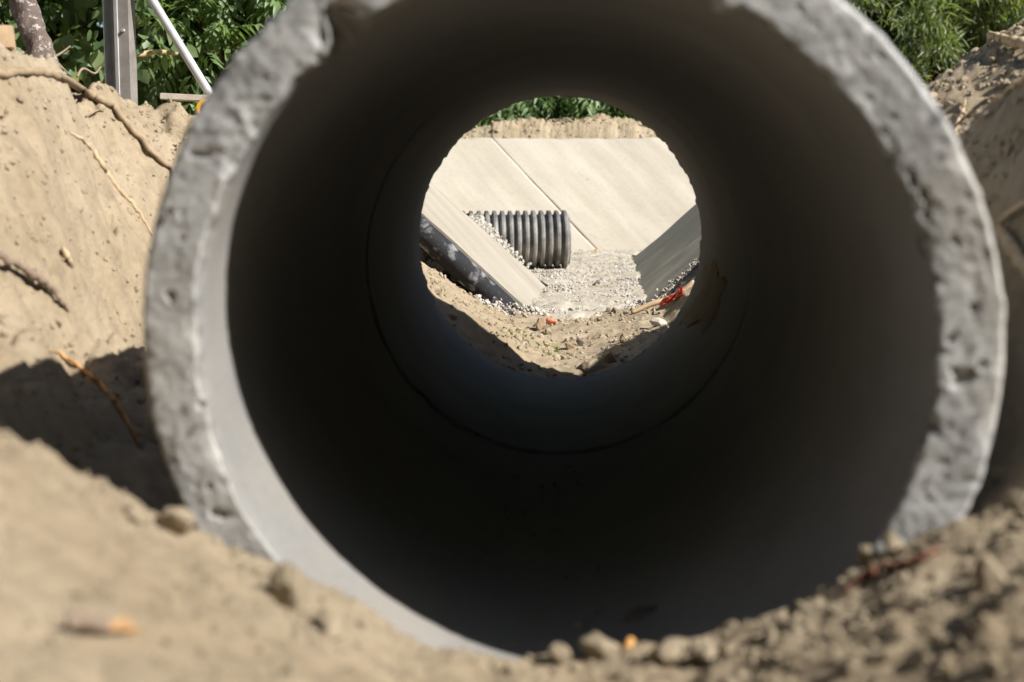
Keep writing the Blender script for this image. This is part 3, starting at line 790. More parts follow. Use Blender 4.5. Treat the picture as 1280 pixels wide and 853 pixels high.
# pile that buries the inner end of the corrugated pipe
pe = P(600, 290, 7.0)
for k in range(2000):
    x = pe.x + random.gauss(0, 0.17) - 0.08; y = 6.75 + random.gauss(0, 0.22)
    top = -0.045 - 0.95 * max(0, x - pe.x - 0.015) - 0.10 * abs(y - 7.0)
    zz = max(-0.36, float(hz(x, y)) * 0 + top)
    gp.append((x, y, zz - random.random() * 0.03)); gs.append(random.uniform(0.008, 0.017))
add_gravel(650, lambda: (lambda x, y: (x, y, bedz(x, y) + 0.002))(random.uniform(-0.08, 0.10) + 0.05 * random.gauss(0, 1), random.uniform(4.9, 6.9)), (0.004, 0.011))
add_gravel(450, lambda: (lambda y: (0.385 + (y - 4.7) * 0.036 - abs(random.gauss(0, 0.07)) + 0.01, y, bedz(0, y) + 0.003))(random.uniform(4.55, 8.0)), (0.004, 0.012))
add_gravel(900, lambda: (lambda x, y: (x, y, bedz(x, y) + 0.004))(random.uniform(-0.14, 0.48), random.uniform(4.35, 8.95)), (0.003, 0.009))
# crumbly end of the shaded slab
for k in range(420):
    t = random.random() ** 1.3
    gp.append((0.36 + 0.62 * t + random.gauss(0, 0.006), 4.628 + random.gauss(0, 0.006), -0.405 + 0.57 * t + random.gauss(0, 0.008) - 0.008)); gs.append(random.uniform(0.004, 0.008))
for k in range(120):
    x = random.uniform(0.2, 0.55)
    gp.append((x, 4.55 + random.gauss(0, 0.04), max(float(hz(x, 4.55)), -0.395) + 0.004)); gs.append(random.uniform(0.006, 0.012))
gp, gs = np.array(gp), np.array(gs)
V, F = scatter(small, gp, rand_rot(len(gp), RNG), gs)
o = npmesh('gravel', V, F, M.gravel, smooth=False)
tag(o, 'pale crushed gravel strewn on the channel bed and around the slabs', 'gravel', kind='stuff')

# ------------------------------------------------------------------ loose dirt clods (uncountable small ones)
clods = stone_set(10, 2, 600, cuts=9, rough=0.16)
cp, cs = [], []
def clod_at(x, y, s, sink=0.35):
    cp.append((x, y, float(hz(x, y)) + s * (0.5 - sink))); cs.append(s)
for k in range(7000):      # foreground, denser on the right
    x = random.uniform(-0.62, 0.72); y = random.uniform(-1.0, -0.03)
    dens = 0.4 + 0.6 * float(sstep(-0.1, 0.25, x))
    if random.random() > dens: continue
    clod_at(x, y, random.choice((.6, .8, 1, 1, 1.5 if x > .1 else .7)) * random.uniform(0.0025, 0.0075))
for k in range(3200):      # right bank top and face
    x = random.uniform(0.7, 1.45); y = random.uniform(0.2, 3.3)
    clod_at(x, y, random.choice((1, 1, 1, 1.5, 2.0)) * random.uniform(0.004, 0.010))
for k in range(3000):      # left bank
    x = random.uniform(-1.4, -0.7); y = random.uniform(0.1, 3.6)
    clod_at(x, y, random.choice((1, 1, 1, 1.8)) * random.uniform(0.002, 0.007))
for k in range(900):       # berm behind the opposite bank
    x = random.uniform(-1.6, 1.8); y = random.uniform(9.98, 10.4)
    clod_at(x, y, random.choice((1, 1, 1, 2)) * random.uniform(0.004, 0.011))
for k in range(700):       # floor just beyond the pipe
    x = random.uniform(-0.5, 0.42); y = random.uniform(2.65, 4.5)
    clod_at(x, y, random.choice((1, 1, 1.8)) * random.uniform(0.004, 0.011))
for k in range(90):        # crumbs rolled a little way into the pipe
    a = math.radians(random.gauss(268, 9)); y = random.uniform(.02, 1.2) ** 1.5; sz = random.uniform(.002, .006)
    cp.append((-.02 + (R_IN - sz * .5) * math.cos(a), y, (R_IN - sz * .5) * math.sin(a))); cs.append(sz)
cp, cs = np.array(cp), np.array(cs)
V, F = scatter(clods, cp, rand_rot(len(cp), RNG), cs)
tag(npmesh('dirt_crumbs', V, F, M.clod, smooth=False), 'small dry dirt crumbs strewn over the banks', 'dirt crumbs', kind='stuff')

# ------------------------------------------------------------------ single stones and clods
def stone(name, px, py, size, mat, label, cat, y0=-0.9, seed=0, sink=0.3, squash=(1, 1, 1), group=None, sub=3, pos=None):
    p = Vector(pos) if pos is not None else G(px, py, y0)
    if pos is None and -0.1 < p.x < 0.45 and p.y > 4.45: p.z = max(p.z, bedz(p.x, p.y))
    V, F = rock_shape(sub, 900 + seed, cuts=11, rough=0.13)
    Rm = rand_rot(1, np.random.default_rng(seed))[0]
    V = (V @ Rm.T) * size * np.array(squash)
    p.z += size * (0.75 - sink)
    o = npmesh(name, V, F, mat, smooth=False)
    o.location = p
    return tag(o, label, cat, group)
stone('dirt_clod', 222, 668, 0.026, M.clod, 'large rounded dirt clod leaning against the left foot of the pipe rim', 'clod', seed=1, squash=(1, .8, .8))
stone('dirt_clod', 168, 652, 0.015, M.clod, 'smaller dirt clod left of the large rounded clod by the rim', 'clod', seed=2)
stone('dirt_clod', 365, 752, 0.030, M.clod, 'large blocky dirt lump standing under the lit inner lip of the pipe', 'clod', seed=3, squash=(.8, .8, 1.15))
stone('dirt_clod', 418, 795, 0.020, M.clod, 'broken dirt lump beside the dark crack in front of the pipe', 'clod', seed=4)
stone('dirt_clod', 748, 825, 0.024, M.clod, 'roundish dirt clod on the low middle of the front mound', 'clod', seed=5, squash=(1, .8, .9))
stone('dirt_clod', 700, 832, 0.017, M.clod, 'yellowish dirt clod just left of the roundish middle clod', 'clod', seed=6)
stone('dirt_clod', 838, 834, 0.026, M.clod, 'angular dirt clod just right of the roundish middle clod', 'clod', seed=7)
stone('dirt_clod', 880, 828, 0.022, M.clod, 'flat topped dirt clod at the mouth of the pipe', 'clod', seed=8)
stone('dirt_clod', 1055, 722, 0.008, M.clod, 'tiny round dirt clod perched at the left end of the red root', 'clod', seed=9)
stone('dirt_clod', 1085, 702, 0.014, M.clod, 'round dirt clod above the red root', 'clod', seed=10)
stone('dirt_clod', 1115, 694, 0.016, M.clod, 'dirt clod above the right end of the red root', 'clod', seed=12)
stone('dirt_clod', 1247, 603, 0.013, M.clod, 'pale dirt clod on the rise beside the shaded foot of the pipe', 'clod', seed=13)
stone('dirt_clod', 1238, 735, 0.024, M.clod, 'large pale dirt clod on the right rise in the front', 'clod', seed=14)
stone('dirt_clod', 1272, 640, 0.018, M.clod, 'dirt clod at the right edge above the large pale clod', 'clod', seed=15)
stone('clay_pebble', 597, 812, 0.009, M.orange, 'small orange brown pebble at the bottom lip of the pipe', 'pebble', seed=16)
stone('clay_pebble', 786, 810, 0.008, M.orange, 'small rusty pebble behind the middle clods at the mouth of the pipe', 'pebble', seed=17)
stone('stone', 676, 412, 0.034, M.stone, 'brown stone on the dirt floor beside the red brick chip', 'stone', y0=2.6, seed=18, squash=(1, .8, .9))
stone('brick_chip', 689, 406, 0.026, M.brick, 'salmon red brick chip behind the brown stone', 'brick chip', y0=2.6, seed=19)
stone('stone', 686, 419, 0.019, M.clod, 'small tan stone in front of the brown stone and brick chip', 'stone', y0=2.6, seed=20)
stone('stone', 748, 402, 0.014, M.stone, 'small brown stone alone in the middle of the channel floor', 'stone', y0=2.6, seed=21)
stone('stone', 747, 357, 0.020, M.dark_stone, 'dark stone on the gravel in front of the shaded slab', 'stone', y0=2.6, seed=22)
stone('stone', 683, 372, 0.018, M.dark_stone, 'dark stone on the gravel below the corrugated pipe', 'stone', y0=2.6, seed=23)
stone('stone', 767, 392, 0.017, M.dark_stone, 'dark stone beside the thin end of the wooden stick', 'stone', y0=2.6, seed=24)
stone('stone', 713, 391, 0.014, M.dark_stone, 'dark stone between the brick chip and the channel middle', 'stone', y0=2.6, seed=25)
stone('clay_pebble', 746, 318, 0.022, M.orange, 'orange pebble at the foot of the opposite sloping bank', 'pebble', y0=2.6, seed=26)
stone('stone', 726, 432, 0.018, M.dark_stone, 'reddish dark stone on the dirt floor near the shadowed hump', 'stone', y0=2.6, seed=27)
stone('stone', 712, 436, 0.022, M.stone, 'dull stone left of the reddish dark stone', 'stone', y0=2.6, seed=28)
stone('dirt_clod', 779, 428, 0.024, M.clod, 'tan clod on the sunlit dirt floor right of the shadowed hump', 'clod', y0=2.6, seed=29)
stone('dirt_clod', 736, 462, 0.055, M.clod, 'dirt hump in the shadow just beyond the end of the pipe', 'clod', y0=2.6, sink=.75, seed=30, squash=(1.3, 1, .7))
stone('dirt_clod', 762, 452, 0.030, M.clod, 'sunlit dirt lump beside the shadowed hump beyond the pipe', 'clod', y0=2.6, seed=31)
stone('dirt_clod', 820, 776, 0.022, M.dark_stone, 'dark crumbly lump lying inside the mouth of the pipe', 'clod', seed=32, pos=(0.10, 0.26, -0.395), squash=(1.3, 1, .6))
stone('concrete_lump', 822, 408, 0.03, M.slab, 'white concrete lump at the edge of the dirt under the wooden stick', 'concrete lump', y0=2.6, seed=33, squash=(1.6, 1, .7))
stone('dirt_clod', 812, 158, 0.06, M.clod, 'big clod at the right end of the dirt berm above the panels', 'clod', y0=9.0, seed=34)

# ------------------------------------------------------------------ roots and sticks
def root(name, pix, radii, mat, label, y0=-0.9, lift=0.004, cat='root', n=3, wob=0.25, extra=None):
    pts = []
    lifts = [q[2] if len(q) > 2 else lift for q in pix]
    dense = catmull([(q[0], q[1], l) for q, l in zip(pix, lifts)], 5)
    pix = [tuple(q) for q in dense]
    for i, q in enumerate(pix):
        g = G(q[0], q[1], y0)
        if g.y > 4: continue
        l = q[2] if len(q) > 2 else lift
        d = (CAM - g).normalized()
        pts.append(g + Vector((0, 0, 1)) * l * 0.6 + d * l)
    parts = [tube_data(pts, radii, n=n, wob=wob, seed=len(label))]
    for e in (extra or []):
        ep = []
        for q in e[0]:
            g = G(q[0], q[1], y0); l = q[2] if len(q) > 2 else lift
            ep.append(g + Vector((0, 0, 1)) * l * 0.6 + (CAM - g).normalized() * l)
        parts.append(tube_data(ep, e[1], n=6, wob=wob, sides=6, seed=len(label) + 3))
    V, F = merge(parts)
    return tag(npmesh(name, V, F, mat), label, cat)
root('root', [(-30, 98), (0, 97), (45, 94), (75, 100), (105, 116), (140, 138), (165, 165), (190, 192), (216, 218), (235, 240)], [.011, .011, .0105, .010, .009, .008, .007], M.root,
     'long thick root arching over the top of the left dirt bank', y0=.3, lift=.007, extra=[([(137, 136, .01), (122, 142), (108, 148)], [.004, .003, .002])])
root('root', [(88, 168), (105, 178), (122, 200), (138, 225), (155, 245), (172, 265), (190, 298)], [.004, .006, .0075, .007, .0065, .006, .003], M.root_pale,
     'tan root poking from the left bank below the long arching root', y0=.3, lift=.001)
root('root', [(-10, 328, .03), (8, 338, .03), (30, 350, .028), (44, 357, .026), (60, 366, .02), (76, 382, .012), (86, 394)], [.005, .006, .007, .011, .006, .005, .003], M.twig,
     'dark knotted twig lying low across the left bank', y0=.1, lift=.008)
root('root', [(62, 440), (85, 452), (110, 470), (128, 485), (146, 508), (165, 540), (175, 560)], [.002, .0032, .0035, .0035, .003, .003, .002], M.root_orange,
     'thin orange root crossing into the shadow left of the pipe', y0=.05, lift=.006)
root('wood_chip', [(78, 314), (83, 324), (92, 338)], [.004, .007, .003], M.root_pale, 'pale wood chip stuck in the left bank', y0=.1, lift=.014, cat='wood chip')
root('root', [(1212, 42), (1225, 45), (1240, 51), (1256, 57), (1275, 62), (1310, 68)], [.010, .0125, .012, .013, .013, .013], M.root_pale,
     'thick tan root lying on top of the right bank', y0=.3, lift=.022)
root('root', [(1232, 128), (1248, 128), (1262, 118), (1275, 108), (1290, 98)], [.0025, .004, .004, .0045, .0045], M.root_pale, 'thin pale root curving out of the shaded right bank', y0=.3, lift=.014)
root('root', [(1206, 132), (1202, 148), (1196, 160), (1194, 172)], [.003, .0045, .0045, .002], M.root_pale, 'short pale root hanging below the lit edge of the right bank', y0=.3, lift=.012)
root('root', [(1248, 296), (1258, 312), (1270, 333), (1284, 350), (1300, 365)], [.008, .0105, .0115, .011, .010], M.root_pale,
     'thick peeled root sticking out beside the right rim of the pipe', y0=.12, lift=.02, extra=[([(1250, 292, .02), (1262, 280, .02), (1282, 268, .02)], [.006, .0055, .005])])
root('root', [(1058, 742), (1078, 728), (1100, 716), (1125, 712), (1150, 705), (1172, 693)], [.002, .004, .0045, .0038, .0035, .002], M.root_red,
     'thin red brown root curling over the clods in the right front', lift=.006)
def twig_obj():
    a, b, c = G(84, 792, -.9), G(135, 804, -.9), G(178, 800, -.9)
    up = Vector((0, 0, .008))
    root_ = empty('broken_twig', b, 'short grey brown twig with a splintered orange end, lying on the left front dirt', 'twig')
    m = [a + up, (a * .5 + b * .5) + up * 1.3, b + up]
    o1 = tube('bark', [p - b for p in m], [.006, .0075, .007], M.twig, root_)
    parts = []
    for k, (dx, dz) in enumerate(((0, .004), (.004, -.002), (-.003, .001), (0, -.004))):
        e = c * (.75 + .08 * k) + b * (.25 - .08 * k)
        parts.append(tube_data([Vector((0, 0, .008)), (e - b) * .5 + Vector((0, dx * 2, .008 + dz)), (e - b) + Vector((0, dx * 3, .006 + dz * 2))], [.004, .0035, .001], sides=6, n=4, seed=k))
    V, F = merge(parts)
    npmesh('splinters', V, F, M.splinter, root_)
twig_obj()
# stick with red plastic on the channel floor, and the black stick under the corrugated pipe
s0, s1 = G(789, 394, 2.6, .008), G(842, 379, 2.6, .02)
st = tube('wooden_stick', [s0, s0 * .5 + s1 * .5 + Vector((0, 0, .006)), s1, s1 + (s1 - s0) * .5 + Vector((0, 0, .03))], [.007, .012, .014, .013], M.stick)
tag(st, 'tan wooden stick on the channel floor below the shaded slab', 'stick')
def film():
    a, b = G(824, 391, 2.6, .03), G(850, 379, 2.6, .045)
    nu, nv = 24, 9
    u, v = np.meshgrid(np.linspace(0, 1, nu), np.linspace(-1, 1, nv))
    A, B = np.array(a), np.array(b)
    B = A + (B - A) * 1.1
    V = A + u[..., None] * (B - A)
    wdt = 0.005 + 0.009 * u
    V[..., 2] += v * wdt * 0.8 + 0.012 * fbm(u * 6, v * 2, seed=7, octs=2)
    V[..., 1] += -0.02 + v * 0.015 + 0.018 * fbm(u * 7, v * 3, seed=9, octs=2)
    B_ = V.copy(); B_[..., 1] += 0.004
    N = nu * nv
    i = np.arange(N).reshape(nv, nu)
    q = np.stack([i[:-1, :-1], i[:-1, 1:], i[1:, 1:], i[1:, :-1]], -1).reshape(-1, 4)
    rim = list(i[0, :]) + list(i[1:, -1]) + list(i[-1, ::-1][1:]) + list(i[::-1, 0][1:])
    side = np.array([(rim[k + 1], rim[k], rim[k] + N, rim[k + 1] + N) for k in range(len(rim) - 1)])
    o = npmesh('plastic_strip', np.concatenate([V.reshape(-1, 3), B_.reshape(-1, 3)]), [q, q[:, ::-1] + N, side], M.red_plastic)
    tag(o, 'crumpled bright red plastic strip lying over the wooden stick', 'plastic strip')
film()
b0, b1, b2 = P(650, 337, 5.76), P(668, 350, 5.70), P(684, 359, 5.70)
tag(tube('stick', [b0, b1, (b1 + b2) / 2 + Vector((0, 0, .004)), b2], [.005, .007, .010, .012], M.plastic), 'thin black stick at the edge of the sunlit slab under the corrugated pipe', 'stick')
t0, t1 = G(738, 434, 2.6, .008), G(755, 424, 2.6, .008)
tag(tube('stick', [t0, (t0 + t1) / 2, t1], [.002, .003, .002], M.twig), 'thin dark twig on the dirt floor beside the reddish stone', 'stick')

# green and dry leaf bits on the floor beyond the pipe
lp, lrot = [], []
for k in range(70):
    a = random.random()
    px = 628 + 70 * a + random.gauss(0, 10); py = 412 + 32 * a + random.gauss(0, 4)
    g = G(px, py, 2.6, .004)
    lp.append(g[:])
leaf_small = (np.array([(-1, 0, 0), (0, .45, .1), (1, 0, .25), (0, -.45, .1)]) , np.array([(0, 1, 2), (0, 2, 3)]))
lp = np.array(lp)
V, F = scatter([leaf_small], lp, rand_rot(len(lp), RNG), RNG.uniform(.006, .014, len(lp)))
tag(npmesh('leaf_litter', V, F, M.leaf_dry, smooth=False), 'yellow green leaf bits scattered on the dirt floor beyond the pipe', 'leaf litter', kind='stuff')

# ------------------------------------------------------------------ metal post, leaning pole, board and yellow pipe behind the left bank
pb = P(152, 104, 4.45)
post = empty('metal_post', (pb.x, pb.y, 0.36), 'upright grey metal post of folded profile standing behind the left bank', 'metal post')
def prism(poly, z0, z1, rotz):
    bm = bmesh.new()
    c, s = math.cos(rotz), math.sin(rotz)
    lo = [bm.verts.new((x * c - y * s, x * s + y * c, z0)) for x, y in poly]
    hi = [bm.verts.new((x * c - y * s, x * s + y * c, z1)) for x, y in poly]
    n = len(poly)
    for k in range(n): bm.faces.new((lo[k], lo[(k + 1) % n], hi[(k + 1) % n], hi[k]))
    bm.faces.new(lo[::-1]); bm.faces.new(hi)
    bmesh.ops.recalc_face_normals(bm, faces=bm.faces)
    return bm
w, d, t = 0.060, 0.030, 0.004
chan = [(-w, -d), (-w + t, -d), (-w + t, d - t), (-.004, d - t), (-.004, -d), (.004, -d), (.004, d - t), (.012, d - t), (.012, d), (-w, d)]
bmobj('web', prism(chan, 0, 2.3, R_(-14)), M.steel, post)
flange = [(.013, -d - .004), (.056, -d + .004), (.056, d), (.013, d)]
bmobj('box_section', prism(flange, 0, 2.3, R_(-14)), M.steel_dull, post)
lip = [(-.002, -d - .012), (.0125, -d - .012), (.0125, -d - .0005), (-.002, -d - .0005)]
bmobj('front_lip', prism(lip, 0, 2.3, R_(-14)), M.pole, post)
for bz_ in (.42, .62, .95):
    bm = bmesh.new()
    bmesh.ops.create_cone(bm, cap_ends=True, segments=6, radius1=.007, radius2=.007, depth=.012, matrix=Matrix.Rotation(R_(-14), 4, 'Z') @ Matrix.Translation((.036, -d - .006, bz_)) @ Matrix.Rotation(math.pi / 2, 4, 'X'))
    bmobj('bolt', bm, M.steel, post)
q0, q1 = P(266, 124, 4.40), P(190, 0, 4.42)
dq = (q1 - q0)
tag(tube('leaning_pole', [q0 - dq * .05, q0 + dq * .5, q1, q1 + dq * .45], [.0185] * 4, M.pole, wob=0.0, sides=16), 'pale grey round pole leaning towards the metal post', 'pole')
def board(name, p0, p1, hh, dd, mat, label, cat):
    bm = bmesh.new()
    bmesh.ops.create_cube(bm, size=1)
    L = (p1 - p0).length
    bmesh.ops.scale(bm, vec=(L, dd, hh), verts=bm.verts)
    bmesh.ops.bevel(bm, geom=list(bm.edges), offset=.003, segments=2, affect='EDGES')
    o = bmobj(name, bm, mat)
    o.location = (p0 + p1) / 2
    o.rotation_euler = (p1 - p0).to_track_quat('X', 'Z').to_euler()
    return tag(o, label, cat)
board('timber_board', P(205, 121, 4.40), P(330, 127, 4.36), .026, .10, M.board, 'pale timber board lying level under the foot of the leaning pole', 'board')
def ring_tube(name, c, axis, ro, ri, L, mat, label, cat):
    nth = 40
    th = np.linspace(0, 2 * math.pi, nth, endpoint=False)
    pr_ = [(0, ri), (0, ro - .004), (.003, ro), (.05, ro), (.052, ro - .005), (L, ro - .005), (L, ri), (.02, ri)]
    V = np.concatenate([np.stack([np.full(nth, a), r * np.cos(th), r * np.sin(th)], -1) for a, r in pr_])
    i = np.arange(len(pr_) * nth).reshape(-1, nth)
    F = np.stack([i, np.roll(i, -1, 1), np.roll(np.roll(i, -1, 1), -1, 0), np.roll(i, -1, 0)], -1).reshape(-1, 4)
    o = npmesh(name, V, F, mat)
    o.matrix_world = Matrix.Translation(c) @ Vector(axis).to_track_quat('X', 'Z').to_matrix().to_4x4()
    return tag(o, label, cat)
ring_tube('drain_pipe', P(257, 137, 4.22), (-.25, 1, .03), .040, .022, .55, M.yellow, 'orange yellow plastic drain pipe end under the timber board', 'drain pipe')
board('timber_offcut', G(4, 58, .3, .02), G(27, 59, .3, .02), .055, .05, M.stick, 'pale timber offcut beside the tree trunk on the left bank', 'board')
bt0, bt1 = P(172, 69, 5.2), P(222, 67, 5.3)
tag(tube('dead_branch', [bt0, (bt0 + bt1) / 2 + Vector((0, 0, .01)), bt1], [.012, .013, .010], M.root_pale), 'short dead branch in the green shrubs behind the metal post', 'branch')

# ------------------------------------------------------------------ vegetation
def leaf_heart():
    V = np.array([(0, 0, 0), (-.45, .28, .06), (-.42, .7, .02), (0, 1.15, -.12), (.42, .7, .02), (.45, .28, .06), (0, .5, -.06)])
    F = np.array([(0, 6, 1), (1, 6, 2), (2, 6, 3), (3, 6, 4), (4, 6, 5), (5, 6, 0)])
    return V, F
def leaf_lance(w=.14, droop=.25):
    V = np.array([(0, 0, 0), (-w, .35, .0), (-w * .7, .7, -droop * .4), (0, 1, -droop), (w * .7, .7, -droop * .4), (w, .35, 0), (0, .4, -.04)])
    F = np.array([(0, 6, 1), (1, 6, 2), (2, 6, 3), (3, 6, 4), (4, 6, 5), (5, 6, 0)])
    return V, F
def frond(n=8, L=0.42, ll=.115, seed=0):
    r = np.random.default_rng(seed)
    Vs, Fs, o = [], [], 0
    lv, lf = leaf_lance(.15, .35)
    for k in range(n):
        t = (k + 1) / n
        y = L * t; z = -0.25 * L * t * t
        for s in (-1, 1):
            a = s * math.radians(72 - 25 * t) + r.normal() * .08
            c, sn = math.cos(a), math.sin(a)
            sc = ll * (1.05 - .45 * abs(t - .45)) * r.uniform(.9, 1.1)
            W = lv * sc
            tilt = -0.55 + r.normal() * .15
            W = np.stack([W[:, 0], W[:, 1] * math.cos(tilt) - W[:, 2] * math.sin(tilt), W[:, 1] * math.sin(tilt) + W[:, 2] * math.cos(tilt)], -1)
            W = np.stack([W[:, 0] * c + W[:, 1] * sn, -W[:, 0] * sn + W[:, 1] * c, W[:, 2]], -1) + np.array([0, y, z])
            Vs.append(W); Fs.append(lf + o); o += len(W)
    return np.concatenate(Vs), np.concatenate(Fs)
def dir_rot(d, roll, rng):
    """rotations whose local y points along d (n,3), local z roughly up"""
    d = d / np.linalg.norm(d, axis=1)[:, None]
    up = np.tile([0., 0., 1.], (len(d), 1)) + rng.normal(size=d.shape) * roll
    x = np.cross(d, up); x /= np.linalg.norm(x, axis=1)[:, None] + 1e-9
    z = np.cross(x, d)
    return np.stack([x, d, z], -1)

def shrub(name, loc, rad, hgt, kind, n, label, seed, mat, group, cat='shrub', clumps=36):
    r = np.random.default_rng(seed)
    root_ = empty(name, loc, label, cat, group)
    cen, sz = [], []
    for k in range(clumps):
        a = r.uniform(0, 2 * math.pi); q = r.uniform(.25, 1) ** .6
        z = r.uniform(.08, 1)
        lim = rad * (1.0 if z < .75 else math.sqrt(max(.1, 1 - ((z - .75) / .3) ** 2)))
        cen.append((q * lim * math.cos(a), q * lim * math.sin(a), z * hgt)); sz.append(r.uniform(.12, .26) * rad / .8)
    cen = np.array(cen); sz = np.array(sz)
    w = r.integers(0, clumps, n)
    off = r.normal(size=(n, 3)); off /= np.linalg.norm(off, axis=1)[:, None]
    pos = cen[w] + off * (sz[w] * r.uniform(.5, 1.1, n))[:, None] * np.array([1, 1, .8])
    pos[:, 2] = np.maximum(pos[:, 2], .03)
    outw = off * .8 + pos * np.array([.5, .5, 0]) / rad
    if kind == 'drooping':
        d = outw * .6 + np.array([.1, -.45, -.75]) + r.normal(size=(n, 3)) * .25
        shapes = [frond(7, .34, .12, 1), frond(9, .42, .135, 2)]; sc = r.uniform(.7, 1.1, n); roll = .3
    elif kind == 'broad':
        d = outw * .7 + np.array([0, -.1, -.75]) + r.normal(size=(n, 3)) * .35
        shapes = [leaf_heart()]; sc = r.uniform(.045, .085, n); roll = .9
        d2 = d
    elif kind == 'pinnate':
        d = outw + np.array([0, -.1, .10]) + r.normal(size=(n, 3)) * .3
        shapes = [frond(7, .34, .10, 1), frond(9, .46, .115, 2), frond(8, .40, .105, 3)]; sc = r.uniform(.7, 1.1, n); roll = .35
    else:
        d = outw * .45 + np.array([0, -.1, .15]) + r.normal(size=(n, 3)) * np.array([.3, .3, .75])
        shapes = [leaf_lance(.075, .3), leaf_lance(.06, .15)]; sc = r.uniform(.09, .17, n); roll = .7
    Rm = dir_rot(d, roll, r)
    V, F = scatter(shapes, pos, Rm, sc)
    npmesh('foliage', V, F, mat, root_)
    parts = []
    for k in range(min(14, clumps)):
        c = cen[k]
        b = np.array([r.normal() * .06, r.normal() * .06, -.05])
        parts.append(tube_data([b, b * .5 + c * .5 + np.array([0, 0, .08]), c], [.012, .008, .003], sides=5, n=4, seed=k))
    V, F = merge(parts)
    npmesh('stems', V, F, M.stem, root_)
    return root_
def copy_tree(o, loc, rz, s, label):
    c = o.copy(); C.objects.link(c)
    c.location = loc; c.rotation_euler = (0, 0, rz); c.scale = (s, s, s); c['label'] = label
    for ch in o.children:
        k = ch.copy(); C.objects.link(k); k.parent = c
    return c
gB, gA, gN = 'broad leaved shrubs behind the left bank', 'feathery leaved saplings beyond the dig', 'narrow leaved shrubs behind the right bank'
B1 = shrub('broad_leaved_shrub', (-3.25, 5.9, .42), .8, 2.1, 'broad', 5200, 'dark broad leaved shrub behind the tree trunk at far left', 1, M.leaf_broad, gB, 'shrub', 60)
copy_tree(B1, (-2.5, 6.0, .40), 2.1, 1.0, 'broad leaved shrub between the tree trunk and the metal post')
copy_tree(B1, (-2.0, 7.3, .38), 4.0, 1.05, 'broad leaved shrub just right behind the metal post')
A1 = shrub('feathery_sapling', (-1.72, 6.45, .36), .6, 2.0, 'pinnate', 700, 'bright green feathery sapling behind the leaning pole', 4, M.leaf_pinnate, gA, 'sapling')
copy_tree(A1, (-1.15, 11.5, .5), 2.2, 1.0, 'feathery sapling over the left part of the dirt berm')
copy_tree(A1, (-2.0, 10.6, .5), 3.6, 1.15, 'feathery sapling rising behind the left end of the berm')
copy_tree(A1, (-.2, 11.8, .5), 1.2, 1.05, 'feathery sapling over the middle of the dirt berm')
copy_tree(A1, (.9, 12.3, .5), 5.0, 1.0, 'feathery sapling over the right part of the dirt berm')
copy_tree(A1, (-1.4, 12.6, .5), .8, 1.0, 'feathery sapling further back between post and pipe')
A3 = shrub('feathery_sapling', (-.62, 10.85, .5), .55, .62, 'drooping', 520, 'low feathery sapling drooping onto the left of the dirt berm', 14, M.leaf_pinnate, gA, 'sapling', 22)
copy_tree(A3, (.05, 10.9, .5), 2.4, 1.0, 'low feathery sapling drooping onto the middle of the dirt berm')
copy_tree(A3, (.62, 10.95, .5), 4.2, .95, 'low feathery sapling drooping onto the right of the dirt berm')
A2 = copy_tree(A1, (1.7, 12.4, .5), 2.9, 1.1, 'feathery sapling behind the right end of the berm')
N1 = shrub('narrow_leaved_shrub', (3.3, 12.5, .5), 1.0, 2.5, 'narrow', 11000, 'pale green narrow leaved shrub rising behind the right rim of the pipe', 7, M.leaf_narrow, gN)
copy_tree(N1, (4.35, 12.7, .5), 1.9, 1.05, 'narrow leaved shrub above the crest of the right bank')
copy_tree(N1, (2.6, 13.2, .5), 3.3, 1.1, 'narrow leaved shrub further back, mostly behind the pipe top')
copy_tree(N1, (5.9, 12.4, .5), 4.4, 1.0, 'narrow leaved shrub at far right beyond the dark gap')
# distant thicket that closes the view
r = np.random.default_rng(77)
n = 30000
tx = r.uniform(-14, 14, n); tz = r.uniform(0, 1, n) ** .9 * (4.2 + 1.0 * fbm(tx * .5, tx * 0, seed=3, octs=3)); ty = 13.8 + r.uniform(-.8, 1.4, n) + .4 * fbm(tx * .8, tz * .8, seed=5, octs=3)
pos = np.stack([tx, ty, tz + .3], -1)
d = r.normal(size=(n, 3)) + np.array([0, -.4, -.4])
V, F = scatter([leaf_heart(), leaf_lance(.22, .3)], pos, dir_rot(d, .6, r), r.uniform(.18, .34, n))
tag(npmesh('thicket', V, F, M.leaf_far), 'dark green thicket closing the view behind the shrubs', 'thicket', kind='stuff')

# tree at the upper left: trunk with peeling bark, crown above the frame
tb = Vector((P(66, 95, 3.4).x, 3.4, 0.0)); tb.z = float(hz(tb.x, tb.y)) - .03
tree = empty('young_tree', tb, 'young tree with flaking brown bark on top of the left bank', 'tree')
tp = [Vector((0, 0, 0)), P(50, 62, 3.4) - tb, P(38, 30, 3.42) - tb, P(28, 0, 3.45) - tb, P(10, -70, 3.6) - tb, Vector((-.35, .5, 1.7)), Vector((-.45, .8, 2.6))]
tube('trunk', tp, [.075, .045, .040, .039, .036, .032, .016], M.bark, tree, sides=14, wob=.3)
lr = np.random.default_rng(5)
limbs, cc = [], []
for k in range(9):
    a = lr.uniform(0, 6.28); z0 = lr.uniform(1.3, 2.3)
    s = np.array([-.3, .45, z0]); e = s + np.array([math.cos(a) * .7, math.sin(a) * .6, lr.uniform(.3, .8)])
    limbs.append(tube_data([s, (s + e) / 2 + np.array([0, 0, .05]), e], [.018, .012, .005], sides=6, n=4, seed=k)); cc.append(e); cc.append((s + e) / 2)
V, F = merge(limbs)
npmesh('limbs', V, F, M.bark, tree)
cc = np.array(cc); n = 1500
w_ = lr.integers(0, len(cc), n)
pos = cc[w_] + lr.normal(size=(n, 3)) * .16
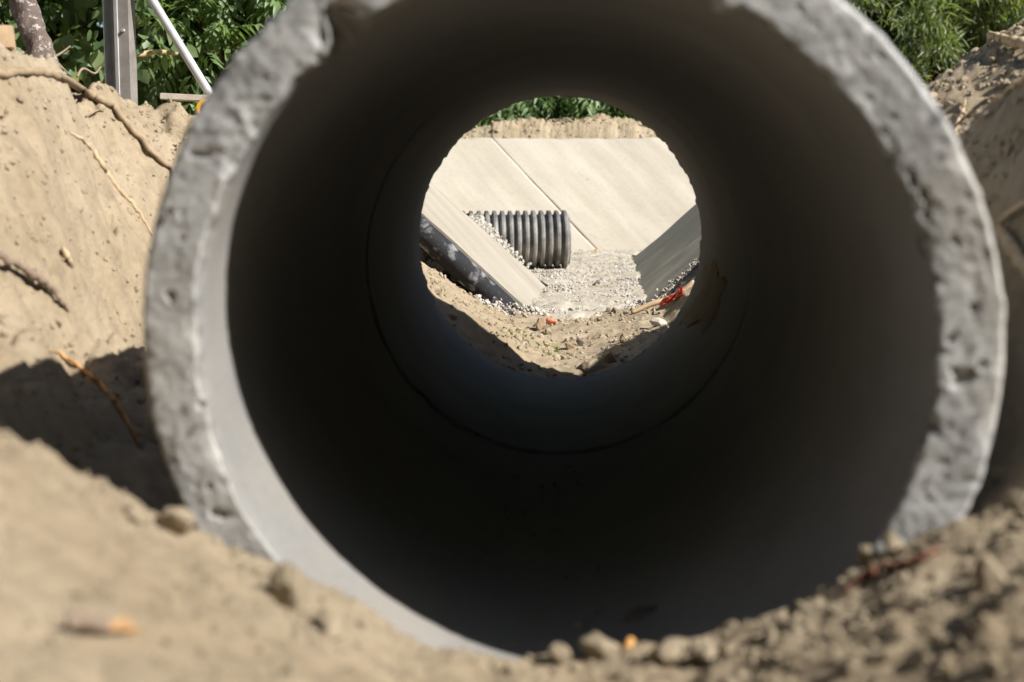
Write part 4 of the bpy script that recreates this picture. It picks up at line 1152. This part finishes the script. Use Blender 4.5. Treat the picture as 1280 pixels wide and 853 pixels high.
V, F = scatter([leaf_heart()], pos, dir_rot(lr.normal(size=(n, 3)) + np.array([0, 0, -.7]), .6, lr), lr.uniform(.05, .085, n))
npmesh('crown', V, F, M.leaf_broad, tree)
# bare twigs at the foot of the tree
for k, (pts_, lab) in enumerate(((([(50, 52), (62, 62), (72, 78), (85, 92)]), 'bare twig arching down beside the tree foot'),
                                 (([(60, 74), (74, 68), (88, 58)]), 'bare twig rising to the right of the tree foot'),
                                 (([(96, 96), (104, 86), (118, 92), (126, 84)]), 'low crooked dry twig on the bank between tree and post'))):
    tag(tube('twig', [P(a, b, 3.55 + .03 * i) for i, (a, b) in enumerate(pts_)], [.004, .005, .004, .003], M.twig, wob=.1), lab, 'twig')

# ------------------------------------------------------------------ wood edge behind the photographer: shades the ground there and closes the low sky
r = np.random.default_rng(99)
n = 26000
p_ = np.stack([r.uniform(-9, 10, n), r.uniform(-8, -2.1, n), r.uniform(.3, 5.2, n)], -1)
ys_ = p_[:, 1] + (p_[:, 2] + .2) * .53; xs_ = p_[:, 0] - (p_[:, 2] + .2) * 1.14
keep = ys_ < np.interp(xs_, [-.5, -.15, .1, .5], [-.95, -.62, -.62, -.95]) - .2
p_ = p_[keep]
d = r.normal(size=p_.shape) + np.array([0, .4, -.4])
V, F = scatter([leaf_heart(), leaf_lance(.22, .3)], p_, dir_rot(d, .6, r), r.uniform(.16, .30, len(p_)))
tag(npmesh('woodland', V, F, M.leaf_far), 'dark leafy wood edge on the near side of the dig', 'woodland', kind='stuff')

# dried mud smear on the far pipe's inner wall
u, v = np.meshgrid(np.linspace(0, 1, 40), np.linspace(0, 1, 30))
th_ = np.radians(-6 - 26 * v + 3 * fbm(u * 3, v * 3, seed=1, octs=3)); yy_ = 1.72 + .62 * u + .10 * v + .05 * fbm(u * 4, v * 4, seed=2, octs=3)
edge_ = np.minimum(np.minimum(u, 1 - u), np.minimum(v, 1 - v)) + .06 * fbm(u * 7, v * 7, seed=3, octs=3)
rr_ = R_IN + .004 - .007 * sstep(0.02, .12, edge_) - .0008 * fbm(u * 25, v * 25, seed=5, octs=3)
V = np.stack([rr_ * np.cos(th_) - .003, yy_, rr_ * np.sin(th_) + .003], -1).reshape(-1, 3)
i = np.arange(u.size).reshape(u.shape)
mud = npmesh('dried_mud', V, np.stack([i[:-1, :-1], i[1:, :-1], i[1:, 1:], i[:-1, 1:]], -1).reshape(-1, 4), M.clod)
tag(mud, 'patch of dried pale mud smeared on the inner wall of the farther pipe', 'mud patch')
